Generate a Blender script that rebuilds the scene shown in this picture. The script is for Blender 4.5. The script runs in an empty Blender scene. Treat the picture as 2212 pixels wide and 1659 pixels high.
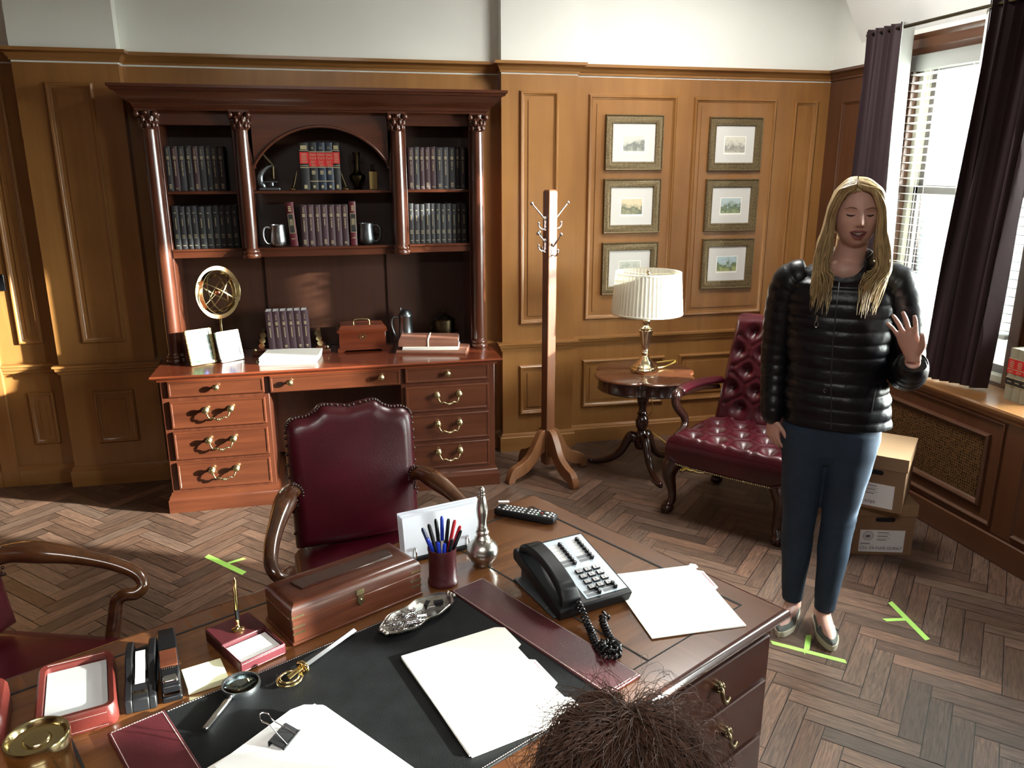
import bpy, math, random
from mathutils import Matrix, Vector
random.seed(7)
R = math.radians
PI = math.pi
sc = bpy.context.scene
C = sc.collection

# ------------------------------------------------------------------ camera, world, sun, exposure
cam_d = bpy.data.cameras.new('camera'); cam = bpy.data.objects.new('camera', cam_d); C.objects.link(cam)
sc.camera = cam
cam_d.sensor_width = 36.0; cam_d.lens = 36.0 * 1707 / 2212; cam_d.clip_start = 0.02
def cam_matrix(pitch, roll, yaw, loc):
    cy, sy = math.cos(yaw), math.sin(yaw)
    Rz = Matrix(((cy, sy, 0), (-sy, cy, 0), (0, 0, 1)))
    base = Matrix(((1, 0, 0), (0, 0, -1), (0, 1, 0)))
    cp, sp = math.cos(pitch), math.sin(pitch)
    Rx = Matrix(((1, 0, 0), (0, cp, -sp), (0, sp, cp)))
    cr, sr = math.cos(roll), math.sin(roll)
    Rr = Matrix(((cr, -sr, 0), (sr, cr, 0), (0, 0, 1)))
    M = Rr @ Rx @ base @ Rz
    B = Matrix((M[0], -M[1], -M[2])).transposed().to_4x4()
    B.translation = loc
    return B
cam.matrix_world = cam_matrix(R(15.32), R(-0.10), R(-12.98), (0, 0, 1.78))

vs = sc.view_settings
vs.view_transform = 'Standard'; vs.look = 'None'; vs.gamma = 1.0; vs.use_curve_mapping = False
vs.exposure = 2.1
w = bpy.data.worlds.new('sky'); sc.world = w; w.use_nodes = True
bgn = w.node_tree.nodes['Background']
bgn.inputs['Color'].default_value = (1.0, 0.99, 0.96, 1); bgn.inputs['Strength'].default_value = 18.0
sun_d = bpy.data.lights.new('sun', 'SUN'); sun = bpy.data.objects.new('sun', sun_d); C.objects.link(sun)
sun_d.energy = 11.0; sun_d.color = (1.0, 0.96, 0.90); sun_d.angle = R(1.2)
SA, SE = R(23.0), R(11.6)
sun.rotation_euler = Vector((-math.cos(SA) * math.cos(SE), math.sin(SA) * math.cos(SE), -math.sin(SE))).to_track_quat('-Z', 'Y').to_euler()
def window_portal(y0, y1, z0, z1):
    d = bpy.data.lights.new('window_daylight', 'AREA'); o = bpy.data.objects.new('window_daylight', d); C.objects.link(o)
    d.shape = 'RECTANGLE'; d.size = z1 - z0; d.size_y = y1 - y0; d.cycles.is_portal = True
    o.location = (3.42, (y0 + y1) / 2, (z0 + z1) / 2); o.rotation_euler = (0, R(90), 0)
fill_d = bpy.data.lights.new('ceiling_fill', 'AREA'); fill_o = bpy.data.objects.new('ceiling_fill', fill_d); C.objects.link(fill_o)   # added fill light with no seen source, above and behind the camera
fill_d.shape = 'RECTANGLE'; fill_d.size = 1.4; fill_d.size_y = .5; fill_d.energy = 14.0; fill_d.color = (1.0, .97, .92)
fill_o.location = (-.2, -.4, 3.05)
fill2_d = bpy.data.lights.new('ceiling_fill', 'AREA'); fill2_o = bpy.data.objects.new('ceiling_fill', fill2_d); C.objects.link(fill2_o)   # second added fill over the sitting corner, brightens the right back wall
fill2_d.shape = 'DISK'; fill2_d.size = .7; fill2_d.energy = 15.0; fill2_d.color = (1.0, .98, .94); fill2_o.location = (1.95, 3.55, 3.05)
sc.cycles.max_bounces = 8; sc.cycles.diffuse_bounces = 5; sc.cycles.glossy_bounces = 4
sc.cycles.transparent_max_bounces = 12; sc.cycles.caustics_reflective = False; sc.cycles.caustics_refractive = False
sc.cycles.sample_clamp_indirect = 6.0

# ------------------------------------------------------------------ materials
MATS = {}
def _new(name):
    m = bpy.data.materials.new(name); m.use_nodes = True; MATS[name] = m
    nt = m.node_tree; return m, nt, nt.nodes['Principled BSDF']
def _set(b, **k):
    for n, v in k.items(): b.inputs[n].default_value = v
def plain(name, col, rough=0.5, metal=0.0, coat=0.0, bump=0.0, bscale=200.0, var=0.0, vscale=8.0, spec=0.5):
    m, nt, b = _new(name)
    _set(b, **{'Base Color': (*col, 1), 'Roughness': rough, 'Metallic': metal, 'Coat Weight': coat, 'Coat Roughness': 0.15, 'Specular IOR Level': spec})
    tc = nt.nodes.new('ShaderNodeTexCoord')
    if var > 0:
        n = nt.nodes.new('ShaderNodeTexNoise'); n.inputs['Scale'].default_value = vscale; n.inputs['Detail'].default_value = 4
        nt.links.new(tc.outputs['Object'], n.inputs['Vector'])
        r = nt.nodes.new('ShaderNodeValToRGB')
        r.color_ramp.elements[0].position = .3; r.color_ramp.elements[1].position = .7
        r.color_ramp.elements[0].color = (*[c * (1 - var) for c in col], 1); r.color_ramp.elements[1].color = (*[min(1, c * (1 + var)) for c in col], 1)
        nt.links.new(n.outputs['Fac'], r.inputs['Fac']); nt.links.new(r.outputs['Color'], b.inputs['Base Color'])
    if bump > 0:
        n = nt.nodes.new('ShaderNodeTexNoise'); n.inputs['Scale'].default_value = bscale; n.inputs['Detail'].default_value = 3
        nt.links.new(tc.outputs['Object'], n.inputs['Vector'])
        bp = nt.nodes.new('ShaderNodeBump'); bp.inputs['Strength'].default_value = bump; bp.inputs['Distance'].default_value = 0.002
        nt.links.new(n.outputs['Fac'], bp.inputs['Height']); nt.links.new(bp.outputs['Normal'], b.inputs['Normal'])
    return m
def wood(name, dark, light, axis='Z', rough=0.35, coat=0.3, scale=1.0, figure=0.5):
    m, nt, b = _new(name)
    _set(b, Roughness=rough); b.inputs['Coat Weight'].default_value = coat; b.inputs['Coat Roughness'].default_value = 0.12
    tc = nt.nodes.new('ShaderNodeTexCoord'); mp = nt.nodes.new('ShaderNodeMapping')
    s = {'X': (1.2, 14, 14), 'Y': (14, 1.2, 14), 'Z': (14, 14, 1.2)}[axis]
    mp.inputs['Scale'].default_value = tuple(v * scale for v in s)
    nt.links.new(tc.outputs['Object'], mp.inputs['Vector'])
    n1 = nt.nodes.new('ShaderNodeTexNoise'); n1.inputs['Scale'].default_value = 2.2; n1.inputs['Detail'].default_value = 8; n1.inputs['Distortion'].default_value = 0.6
    n2 = nt.nodes.new('ShaderNodeTexNoise'); n2.inputs['Scale'].default_value = 1.6; n2.inputs['Detail'].default_value = 3
    nt.links.new(mp.outputs['Vector'], n1.inputs['Vector']); nt.links.new(tc.outputs['Object'], n2.inputs['Vector'])
    mx = nt.nodes.new('ShaderNodeMix'); mx.data_type = 'FLOAT'; mx.inputs['Factor'].default_value = figure
    nt.links.new(n1.outputs['Fac'], mx.inputs[2]); nt.links.new(n2.outputs['Fac'], mx.inputs[3])
    r = nt.nodes.new('ShaderNodeValToRGB'); e = r.color_ramp.elements
    e[0].position = .33; e[1].position = .68; e[0].color = (*dark, 1); e[1].color = (*light, 1)
    nt.links.new(mx.outputs[0], r.inputs['Fac']); nt.links.new(r.outputs['Color'], b.inputs['Base Color'])
    bp = nt.nodes.new('ShaderNodeBump'); bp.inputs['Strength'].default_value = 0.08; bp.inputs['Distance'].default_value = 0.001
    nt.links.new(n1.outputs['Fac'], bp.inputs['Height']); nt.links.new(bp.outputs['Normal'], b.inputs['Normal'])
    return m
def thin(name, col, transp, rough=0.6):       # cloth or paper that lets light through
    m, nt, b = _new(name); _set(b, **{'Base Color': (*col, 1), 'Roughness': rough})
    t = nt.nodes.new('ShaderNodeBsdfTranslucent'); t.inputs['Color'].default_value = (*col, 1)
    mx = nt.nodes.new('ShaderNodeMixShader'); mx.inputs['Fac'].default_value = transp
    out = nt.nodes['Material Output']
    nt.links.new(b.outputs[0], mx.inputs[1]); nt.links.new(t.outputs[0], mx.inputs[2]); nt.links.new(mx.outputs[0], out.inputs['Surface'])
    return m
def pane(name, tint=(0.93, 0.97, 0.96)):
    m, nt, b = _new(name); nt.nodes.remove(b)
    t = nt.nodes.new('ShaderNodeBsdfTransparent'); t.inputs['Color'].default_value = (*tint, 1)
    g = nt.nodes.new('ShaderNodeBsdfGlossy'); g.inputs['Roughness'].default_value = 0.02
    f = nt.nodes.new('ShaderNodeFresnel'); f.inputs['IOR'].default_value = 1.3
    mx = nt.nodes.new('ShaderNodeMixShader'); out = nt.nodes['Material Output']
    nt.links.new(f.outputs[0], mx.inputs['Fac']); nt.links.new(t.outputs[0], mx.inputs[1]); nt.links.new(g.outputs[0], mx.inputs[2])
    nt.links.new(mx.outputs[0], out.inputs['Surface'])
    return m

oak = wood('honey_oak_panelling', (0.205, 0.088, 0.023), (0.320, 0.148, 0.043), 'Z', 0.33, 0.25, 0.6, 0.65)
oakx = wood('honey_oak_rail', (0.21, 0.092, 0.025), (0.33, 0.155, 0.046), 'X', 0.3, 0.35, 0.6, 0.6)
oaky = wood('honey_oak_sill', (0.19, 0.085, 0.028), (0.28, 0.135, 0.048), 'Y', 0.3, 0.3, 0.6, 0.6)
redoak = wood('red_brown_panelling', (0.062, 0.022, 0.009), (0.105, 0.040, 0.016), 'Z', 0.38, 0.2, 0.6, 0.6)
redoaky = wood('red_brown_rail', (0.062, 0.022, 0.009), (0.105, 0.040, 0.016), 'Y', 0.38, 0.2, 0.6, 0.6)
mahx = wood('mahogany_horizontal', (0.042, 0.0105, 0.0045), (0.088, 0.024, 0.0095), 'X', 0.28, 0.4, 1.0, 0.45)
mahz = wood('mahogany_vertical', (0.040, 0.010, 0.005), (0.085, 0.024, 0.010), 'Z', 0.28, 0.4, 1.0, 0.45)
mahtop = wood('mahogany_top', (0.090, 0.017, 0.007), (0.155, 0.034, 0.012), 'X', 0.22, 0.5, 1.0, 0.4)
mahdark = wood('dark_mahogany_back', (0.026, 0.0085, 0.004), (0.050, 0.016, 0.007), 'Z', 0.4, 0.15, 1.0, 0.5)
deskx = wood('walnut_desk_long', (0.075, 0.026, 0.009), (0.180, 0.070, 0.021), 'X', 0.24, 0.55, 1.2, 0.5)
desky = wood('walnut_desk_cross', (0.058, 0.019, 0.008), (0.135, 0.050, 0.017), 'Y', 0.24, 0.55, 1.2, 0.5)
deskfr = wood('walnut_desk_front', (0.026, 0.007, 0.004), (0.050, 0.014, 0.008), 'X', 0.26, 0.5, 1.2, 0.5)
boxwood = wood('rosewood_box', (0.045, 0.011, 0.006), (0.110, 0.032, 0.014), 'X', 0.3, 0.35, 2.0, 0.4)
armwood = wood('polished_arm_walnut', (0.030, 0.010, 0.005), (0.130, 0.048, 0.015), 'Y', 0.18, 0.7, 1.5, 0.6)
legwood = wood('dark_leg_mahogany', (0.022, 0.007, 0.005), (0.050, 0.015, 0.009), 'Z', 0.22, 0.6, 1.5, 0.5)
tablewood = wood('side_table_mahogany', (0.050, 0.015, 0.007), (0.125, 0.041, 0.016), 'X', 0.2, 0.6, 1.2, 0.4)
rackwood = wood('coat_rack_oak', (0.150, 0.058, 0.022), (0.26, 0.110, 0.042), 'Z', 0.4, 0.2, 1.0, 0.5)
rackpost = wood('coat_rack_post', (0.120, 0.044, 0.018), (0.21, 0.082, 0.032), 'Z', 0.4, 0.2, 1.0, 0.5)
plaster = plain('pale_grey_green_plaster', (0.74, 0.75, 0.70), 0.85, bump=0.05, bscale=60, var=0.02, vscale=2)
white_paint = plain('white_painted_soffit', (0.80, 0.81, 0.78), 0.8, var=0.02, vscale=2)
burg = plain('burgundy_leather', (0.052, 0.002, 0.007), 0.32, coat=0.12, bump=0.22, bscale=260, var=0.30, vscale=5)
burgbr = plain('oxblood_desk_leather', (0.060, 0.0085, 0.012), 0.38, coat=0.15, bump=0.25, bscale=380, var=0.22, vscale=9)
redtray = plain('russet_tray_leather', (0.105, 0.017, 0.013), 0.36, coat=0.2, bump=0.25, bscale=380, var=0.2, vscale=9)
blackleather = plain('black_blotter_leather', (0.006, 0.0065, 0.007), 0.65, bump=0.3, bscale=420, var=0.3, vscale=20, spec=0.14)
tan_folder = plain('tan_leather_folder', (0.24, 0.100, 0.062), 0.55, bump=0.1, bscale=200, var=0.15, vscale=10)
cream = plain('cream_card', (0.84, 0.82, 0.75), 0.75, var=0.03, vscale=6)
whitepaper = plain('white_paper', (0.86, 0.86, 0.84), 0.8, var=0.01)
envpaper = plain('white_envelope_paper', (0.74, 0.77, 0.84), 0.8)
greypaper = plain('memo_paper', (0.60, 0.62, 0.62), 0.25, coat=0.3)
yellowpaper = plain('pale_yellow_note_paper', (0.80, 0.80, 0.52), 0.8)
pinkline = plain('pink_tab_line', (0.75, 0.22, 0.30), 0.7)
greyink = plain('grey_ink', (0.16, 0.16, 0.17), 0.8)
brass = plain('polished_brass', (0.70, 0.60, 0.32), 0.16, 1.0)
oldbrass = plain('aged_brass', (0.46, 0.38, 0.20), 0.28, 1.0, var=0.2, vscale=60)
palebrass = plain('pale_lamp_brass', (0.82, 0.74, 0.54), 0.10, 1.0)
gold = plain('gold_plate', (0.80, 0.62, 0.28), 0.12, 1.0)
copper = plain('copper', (0.60, 0.26, 0.14), 0.25, 1.0)
pewter = plain('pewter', (0.40, 0.43, 0.45), 0.25, 1.0, var=0.15, vscale=30)
darkpewter = plain('dark_pewter', (0.16, 0.18, 0.19), 0.35, 1.0, var=0.2, vscale=30)
silver = plain('tarnished_silver', (0.46, 0.44, 0.40), 0.28, 1.0, bump=0.1, bscale=80, var=0.25, vscale=25)
chrome = plain('chrome', (0.75, 0.76, 0.78), 0.08, 1.0)
steel = plain('brushed_steel', (0.50, 0.53, 0.56), 0.25, 1.0)
bronze = plain('dark_bronze', (0.06, 0.045, 0.025), 0.4, 1.0, var=0.3, vscale=30)
blackplastic = plain('black_plastic', (0.008, 0.008, 0.009), 0.45, bump=0.05, bscale=500, spec=0.25)
glossblack = plain('glossy_black', (0.006, 0.006, 0.007), 0.22, spec=0.4)
greyplastic = plain('dark_grey_plastic', (0.05, 0.055, 0.06), 0.5)
keygrey = plain('pale_grey_faceplate', (0.42, 0.50, 0.56), 0.4)
keylight = plain('pale_grey_buttons', (0.62, 0.65, 0.66), 0.4)
labelgrey = plain('grey_button_label', (0.16, 0.17, 0.18), 0.5)
whiteplastic = plain('white_plastic', (0.80, 0.80, 0.78), 0.4)
redplastic = plain('red_plastic', (0.45, 0.02, 0.03), 0.35)
greenplastic = plain('green_plastic', (0.02, 0.25, 0.08), 0.35)
blueplastic = plain('blue_plastic', (0.010, 0.035, 0.42), 0.3)
darkblue = plain('navy_plastic', (0.012, 0.02, 0.07), 0.3)
tape_green = plain('lime_green_tape', (0.33, 0.62, 0.11), 0.6)
card = plain('brown_cardboard', (0.27, 0.160, 0.082), 0.8, var=0.05, vscale=6)
cardlid = plain('cardboard_lid_brown', (0.32, 0.20, 0.105), 0.8, var=0.04, vscale=6)
darkhole = plain('dark_recess', (0.006, 0.005, 0.005), 0.9)
curtain_m = thin('aubergine_curtain_cloth', (0.036, 0.016, 0.020), 0.25, 0.75)
lining = thin('white_curtain_lining', (0.75, 0.76, 0.74), 0.35, 0.8)
shade_m = thin('pleated_cream_shade', (0.86, 0.84, 0.76), 0.45, 0.8)
blind_m = thin('white_blind_slats', (0.84, 0.85, 0.83), 0.22, 0.45)
headrail_m = plain('grey_headrail', (0.30, 0.31, 0.29), 0.5)
sash_m = plain('dark_window_sash', (0.075, 0.065, 0.060), 0.5)
jamb_m = plain('beige_window_jamb', (0.42, 0.40, 0.33), 0.6)
glass = pane('window_glass')
lensglass = pane('magnifier_lens', (0.80, 0.90, 0.90))
bottleglass = pane('bottle_glass', (0.75, 0.72, 0.55))
goldlet = plain('gold_spine_lettering', (0.30, 0.25, 0.14), 0.55, 0.0)
redlabel = plain('red_spine_label', (0.42, 0.012, 0.014), 0.5)
blacklabel = plain('black_spine_label', (0.010, 0.010, 0.010), 0.5)
cord_m = plain('gold_lamp_cord', (0.55, 0.38, 0.07), 0.4)
thread = plain('pale_stitching_thread', (0.55, 0.45, 0.40), 0.8)
caramel = plain('amber_label_paper', (0.34, 0.24, 0.08), 0.6)

# ------------------------------------------------------------------ mesh builder
class MB:
    def __init__(s, M=None):
        s.v = []; s.f = []; s.mi = []; s.m = 0; s.M = M or Matrix()
    def add(s, vs, fs):
        o = len(s.v); M = s.M
        s.v += [tuple(M @ Vector(p)) for p in vs]
        s.f += [tuple(i + o for i in f) for f in fs]; s.mi += [s.m] * len(fs)
        return s
    def box(s, x0, x1, y0, y1, z0, z1):
        v = [(x0, y0, z0), (x1, y0, z0), (x1, y1, z0), (x0, y1, z0), (x0, y0, z1), (x1, y0, z1), (x1, y1, z1), (x0, y1, z1)]
        return s.add(v, [(3, 2, 1, 0), (4, 5, 6, 7), (0, 1, 5, 4), (1, 2, 6, 5), (2, 3, 7, 6), (3, 0, 4, 7)])
    def prism(s, poly, h0, h1, axis='z'):      # poly in the two other axes, counter-clockwise seen from +axis
        n = len(poly)
        def P(a, b, h): return {'z': (a, b, h), 'x': (h, a, b), 'y': (b, h, a)}[axis]
        v = [P(a, b, h0) for a, b in poly] + [P(a, b, h1) for a, b in poly]
        f = [tuple(reversed(range(n))), tuple(range(n, 2 * n))] + [(i, (i + 1) % n, n + (i + 1) % n, n + i) for i in range(n)]
        return s.add(v, f)
    def rings(s, rs, cap=True, closed=True):
        n = len(rs[0]); v = [p for r in rs for p in r]; f = []
        for k in range(len(rs) - 1):
            for i in range(n if closed else n - 1):
                j = (i + 1) % n
                f.append((k * n + i, k * n + j, (k + 1) * n + j, (k + 1) * n + i))
        if cap and closed:
            f.append(tuple(reversed(range(n)))); f.append(tuple(range((len(rs) - 1) * n, len(rs) * n)))
        return s.add(v, f)
    def lathe(s, prof, seg=24, c=(0, 0, 0), axis='z', cap=True):
        rs = []
        for r, z in prof:
            ring = []
            for i in range(seg):
                a = 2 * PI * i / seg; x, y = r * math.cos(a), r * math.sin(a)
                p = {'z': (x, y, z), 'y': (x, -z, y), 'x': (z, x, y)}[axis]
                ring.append((p[0] + c[0], p[1] + c[1], p[2] + c[2]))
            rs.append(ring)
        return s.rings(rs, cap)
    def sphere(s, c, r, seg=12, rr=None):
        sx, sy, sz = rr or (r, r, r)
        rs = []
        n = max(5, seg // 2)
        for k in range(n + 1):
            t = PI * k / n; t = min(max(t, 0.02), PI - 0.02)
            rs.append([(c[0] + sx * math.sin(t) * math.cos(2 * PI * i / seg), c[1] + sy * math.sin(t) * math.sin(2 * PI * i / seg), c[2] - sz * math.cos(t)) for i in range(seg)])
        return s.rings(rs)
    def tube(s, path, rad, seg=8, flat=1.0, up=None, cap=True):
        P = [Vector(p) for p in path]; n = len(P)
        if not hasattr(rad, '__len__'): rad = [rad] * n
        T = [(P[min(i + 1, n - 1)] - P[max(i - 1, 0)]).normalized() for i in range(n)]
        N = Vector(up) if up else (Vector((0, 0, 1)) if abs(T[0].z) < .9 else Vector((1, 0, 0)))
        rs = []
        for i in range(n):
            N = (N - T[i] * N.dot(T[i]))
            if N.length < 1e-6: N = T[i].orthogonal()
            N.normalize(); Bn = T[i].cross(N)
            rs.append([tuple(P[i] + (N * math.cos(2 * PI * k / seg) * flat + Bn * math.sin(2 * PI * k / seg)) * rad[i]) for k in range(seg)])
        return s.rings(rs, cap)
    def frame_xz(s, x0, x1, z0, z1, y, prof, sgn=-1):   # mitred moulding ring on a wall facing -Y (or, sgn=+1, facing +Y)
        rs = []
        for d, h in prof:
            rs.append([(x0 + d, y + sgn * h, z0 + d), (x1 - d, y + sgn * h, z0 + d), (x1 - d, y + sgn * h, z1 - d), (x0 + d, y + sgn * h, z1 - d)])
        return s.rings(rs, cap=False)
    def frame_yz(s, y0, y1, z0, z1, x, prof):           # on a wall facing -X
        rs = []
        for d, h in prof:
            rs.append([(x - h, y1 - d, z0 + d), (x - h, y0 + d, z0 + d), (x - h, y0 + d, z1 - d), (x - h, y1 - d, z1 - d)])
        return s.rings(rs, cap=False)
    def sweep(s, path, prof):                            # profile (out,z) along a plan polyline; out is to the right of travel
        P = [Vector((a, b)) for a, b in path]; n = len(P); rs = []
        for i in range(n):
            d0 = (P[i] - P[i - 1]).normalized() if i else None
            d1 = (P[i + 1] - P[i]).normalized() if i < n - 1 else None
            n0 = Vector((d0.y, -d0.x)) if d0 else None; n1 = Vector((d1.y, -d1.x)) if d1 else None
            if n0 is None: m = n1
            elif n1 is None: m = n0
            else:
                m = (n0 + n1).normalized(); m = m / max(.3, m.dot(n0))
            rs.append([(P[i].x + m.x * o, P[i].y + m.y * o, z) for o, z in prof])
        return s.rings(rs, cap=True, closed=True)
    def build(s, name, mat, parent=None, smooth=35, bevel=0, loc=None, rot=None, sub=0, seg=2):
        me = bpy.data.meshes.new(name); me.from_pydata(s.v, [], s.f)
        mats = mat if isinstance(mat, (list, tuple)) else [mat]
        for m in mats: me.materials.append(m)
        if len(mats) > 1: me.polygons.foreach_set('material_index', s.mi)
        if smooth:
            me.polygons.foreach_set('use_smooth', [True] * len(s.f)); me.set_sharp_from_angle(angle=R(smooth))
        me.update()
        o = bpy.data.objects.new(name, me); C.objects.link(o)
        if parent: o.parent = parent
        if loc: o.location = loc
        if rot: o.rotation_euler = rot
        if bevel:
            b = o.modifiers.new('bevel', 'BEVEL'); b.width = bevel; b.segments = seg; b.limit_method = 'ANGLE'; b.angle_limit = R(40); b.harden_normals = False
        if sub:
            u = o.modifiers.new('sub', 'SUBSURF'); u.levels = sub; u.render_levels = sub
        return o

def tag(o, label=None, cat=None, group=None, kind=None):
    if label: o['label'] = label
    if cat: o['category'] = cat
    if group: o['group'] = group
    if kind: o['kind'] = kind
    return o
def struct(o): o['kind'] = 'structure'; return o
def thing(name, label, cat, loc=(0, 0, 0), rz=0.0, group=None):
    o = bpy.data.objects.new(name, None); C.objects.link(o); o.empty_display_size = 0.05
    o.location = loc; o.rotation_euler = (0, 0, rz)
    return tag(o, label, cat, group)
def dup(root, loc=None, rz=None, label=None):
    r = root.copy(); C.objects.link(r)
    if loc: r.location = loc
    if rz is not None: r.rotation_euler = (0, 0, rz)
    if label: r['label'] = label
    for ch in list(root.children):
        c = ch.copy(); C.objects.link(c); c.parent = r
        for g in list(ch.children):
            d = g.copy(); C.objects.link(d); d.parent = c
    return r
def text(name, body, size, mat, parent, loc, rot, ext=0.0003, align='CENTER', xs=1.0):
    cu = bpy.data.curves.new(name, 'FONT'); cu.body = body; cu.size = size; cu.extrude = ext
    cu.align_x = align; cu.align_y = 'CENTER'
    t = bpy.data.objects.new(name + '_t', cu); C.objects.link(t)
    bpy.context.view_layer.update()
    me = bpy.data.meshes.new_from_object(t.evaluated_get(bpy.context.evaluated_depsgraph_get()))
    bpy.data.objects.remove(t); bpy.data.curves.remove(cu)
    me.materials.clear(); me.materials.append(mat)
    o = bpy.data.objects.new(name, me); C.objects.link(o); o.parent = parent; o.location = loc; o.rotation_euler = rot; o.scale = (xs, 1, 1)
    return o
def circ(r, n=32, c=(0, 0)): return [(c[0] + r * math.cos(2 * PI * i / n), c[1] + r * math.sin(2 * PI * i / n)) for i in range(n)]
def lerp(a, b, t): return a + (b - a) * t
def spline(pts, n=8):                                    # Catmull-Rom through points of any dimension
    P = [tuple(p) for p in pts]; out = []
    for i in range(len(P) - 1):
        p0, p1, p2, p3 = P[max(i - 1, 0)], P[i], P[i + 1], P[min(i + 2, len(P) - 1)]
        for k in range(n):
            t = k / n
            out.append(tuple(0.5 * (2 * b + (c - a) * t + (2 * a - 5 * b + 4 * c - d) * t * t + (3 * b - a - 3 * c + d) * t ** 3) for a, b, c, d in zip(p0, p1, p2, p3)))
    out.append(P[-1]); return out
ORD = ['first', 'second', 'third', 'fourth', 'fifth', 'sixth', 'seventh', 'eighth', 'ninth', 'tenth', 'eleventh', 'twelfth']
# ------------------------------------------------------------------ the room
YB, YP, YR = 4.80, 4.732, 4.82        # back wall: main plane, pilaster faces, recesses
XW = 3.21                              # window wall plane
def make_floor():
    ex, ey = Vector((-.70711, .70711)), Vector((.70711, .70711))
    L, Wd, g = .35, .07, .0016
    org = Vector((1.4555, 1.9790)) - ex * (L + Wd) - ey * Wd
    vs, fs, uv, col = [], [], [], []
    rnd = random.Random(3)
    def plank(x0, x1, y0, y1, vert):
        c = org + ex * ((x0 + x1) / 2) + ey * ((y0 + y1) / 2)
        if not (-3.7 < c.x < 3.45 and -1.3 < c.y < 5.05): return
        o = len(vs)
        for a, b in ((x0 + g, y0 + g), (x0 + g, y1 - g), (x1 - g, y1 - g), (x1 - g, y0 + g)):
            p = org + ex * a + ey * b; vs.append((p.x, p.y, 0.0))
        fs.append((o, o + 1, o + 2, o + 3))
        ou, ov = rnd.uniform(0, 50), rnd.uniform(0, 50)
        q = [(0, 0), (0, Wd), (L, Wd), (L, 0)] if not vert else [(0, 0), (L, 0), (L, Wd), (0, Wd)]
        uv.extend([(ou + a, ov + b) for a, b in q])
        t = rnd.random(); h = rnd.random()
        k = .62 + .76 * t
        col.append((.108 * k * (1 + .16 * h), .070 * k, .051 * k * (1 - .10 * h), 1))
    for k in range(-130, 130):
        for m in range(-14, 15):
            bx, by = k * Wd + m * L, k * Wd - m * L
            if abs(bx) > 9 or abs(by) > 9: continue
            plank(bx, bx + L, by, by + Wd, False)
            plank(bx + L, bx + L + Wd, by + Wd - L, by + Wd, True)
    n = len(vs)
    vs.extend([(-3.7, -1.3, -.0015), (3.45, -1.3, -.0015), (3.45, 5.05, -.0015), (-3.7, 5.05, -.0015)]); fs.append((n, n + 1, n + 2, n + 3))
    uv.extend([(0, 0)] * 4); col.append((.012, .008, .006, 1))
    me = bpy.data.meshes.new('floor'); me.from_pydata(vs, [], fs)
    ul = me.uv_layers.new(name='plank'); ul.data.foreach_set('uv', [c for p in uv for c in p])
    ca = me.color_attributes.new('tone', 'FLOAT_COLOR', 'CORNER')
    ca.data.foreach_set('color', [c for q in col for _ in range(4) for c in q])
    m, nt, b = _new('herringbone_planks')
    at = nt.nodes.new('ShaderNodeAttribute'); at.attribute_name = 'tone'
    u = nt.nodes.new('ShaderNodeUVMap'); u.uv_map = 'plank'
    mp = nt.nodes.new('ShaderNodeMapping'); mp.inputs['Scale'].default_value = (5, 60, 1)
    n1 = nt.nodes.new('ShaderNodeTexNoise'); n1.inputs['Scale'].default_value = 2.0; n1.inputs['Detail'].default_value = 7; n1.inputs['Distortion'].default_value = 1.2
    nt.links.new(u.outputs[0], mp.inputs['Vector']); nt.links.new(mp.outputs[0], n1.inputs['Vector'])
    r = nt.nodes.new('ShaderNodeValToRGB'); e = r.color_ramp.elements
    e[0].position = .32; e[1].position = .68; e[0].color = (.50, .50, .52, 1); e[1].color = (1.25, 1.2, 1.15, 1)
    nt.links.new(n1.outputs['Fac'], r.inputs['Fac'])
    mx = nt.nodes.new('ShaderNodeMix'); mx.data_type = 'RGBA'; mx.blend_type = 'MULTIPLY'; mx.inputs['Factor'].default_value = 1
    nt.links.new(at.outputs['Color'], mx.inputs[6]); nt.links.new(r.outputs['Color'], mx.inputs[7])
    nt.links.new(mx.outputs[2], b.inputs['Base Color'])
    _set(b, Roughness=0.42)
    bp = nt.nodes.new('ShaderNodeBump'); bp.inputs['Strength'].default_value = .25; bp.inputs['Distance'].default_value = .001
    nt.links.new(n1.outputs['Fac'], bp.inputs['Height']); nt.links.new(bp.outputs['Normal'], b.inputs['Normal'])
    me.materials.append(m)
    o = bpy.data.objects.new('floor', me); C.objects.link(o); struct(o)
make_floor()

HC = 3.1
# back wall plaster (stepped plan) and its wood panelling
plan = [(-3.5, YR), (-1.50, YR), (-1.50, YP), (-1.00, YP), (-1.00, YR), (1.03, YR), (1.03, YP), (1.492, YP), (1.492, YB), (XW, YB)]
poly = plan + [(XW, 5.0), (-3.5, 5.0)]
struct(MB().prism([(x, y) for x, y in poly], 2.3, HC).build('wall_back', plaster, smooth=0))
struct(MB().prism([(x, y) for x, y in poly], 0, 2.3).build('wall_back_panelling', oak, smooth=0))
CORN = [(0, 2.308), (.008, 2.308), (.009, 2.320), (.014, 2.324), (.020, 2.336), (.032, 2.348), (.044, 2.352), (.044, 2.368), (0, 2.372)]
RAIL = [(0, .668), (.010, .668), (.012, .682), (.019, .688), (.021, .703), (.030, .708), (.030, .719), (0, .724)]
BASE = [(0, 0), (.020, 0), (.020, .092), (.013, .097), (.011, .108), (.004, .118), (0, .118)]
backpath = plan
struct(MB().sweep(backpath, CORN).build('trim_1', oakx, smooth=30))
struct(MB().sweep(backpath, RAIL).build('trim_2', oakx, smooth=30))
struct(MB().sweep(backpath, BASE).build('baseboard_back', oakx, smooth=30))
BEAD = [(0, 0), (.003, .010), (.010, .015), (.017, .013), (.020, .008), (.026, .005), (.030, 0)]
FIELD = [(.055, 0), (.058, .003), (.06, .003)]
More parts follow.
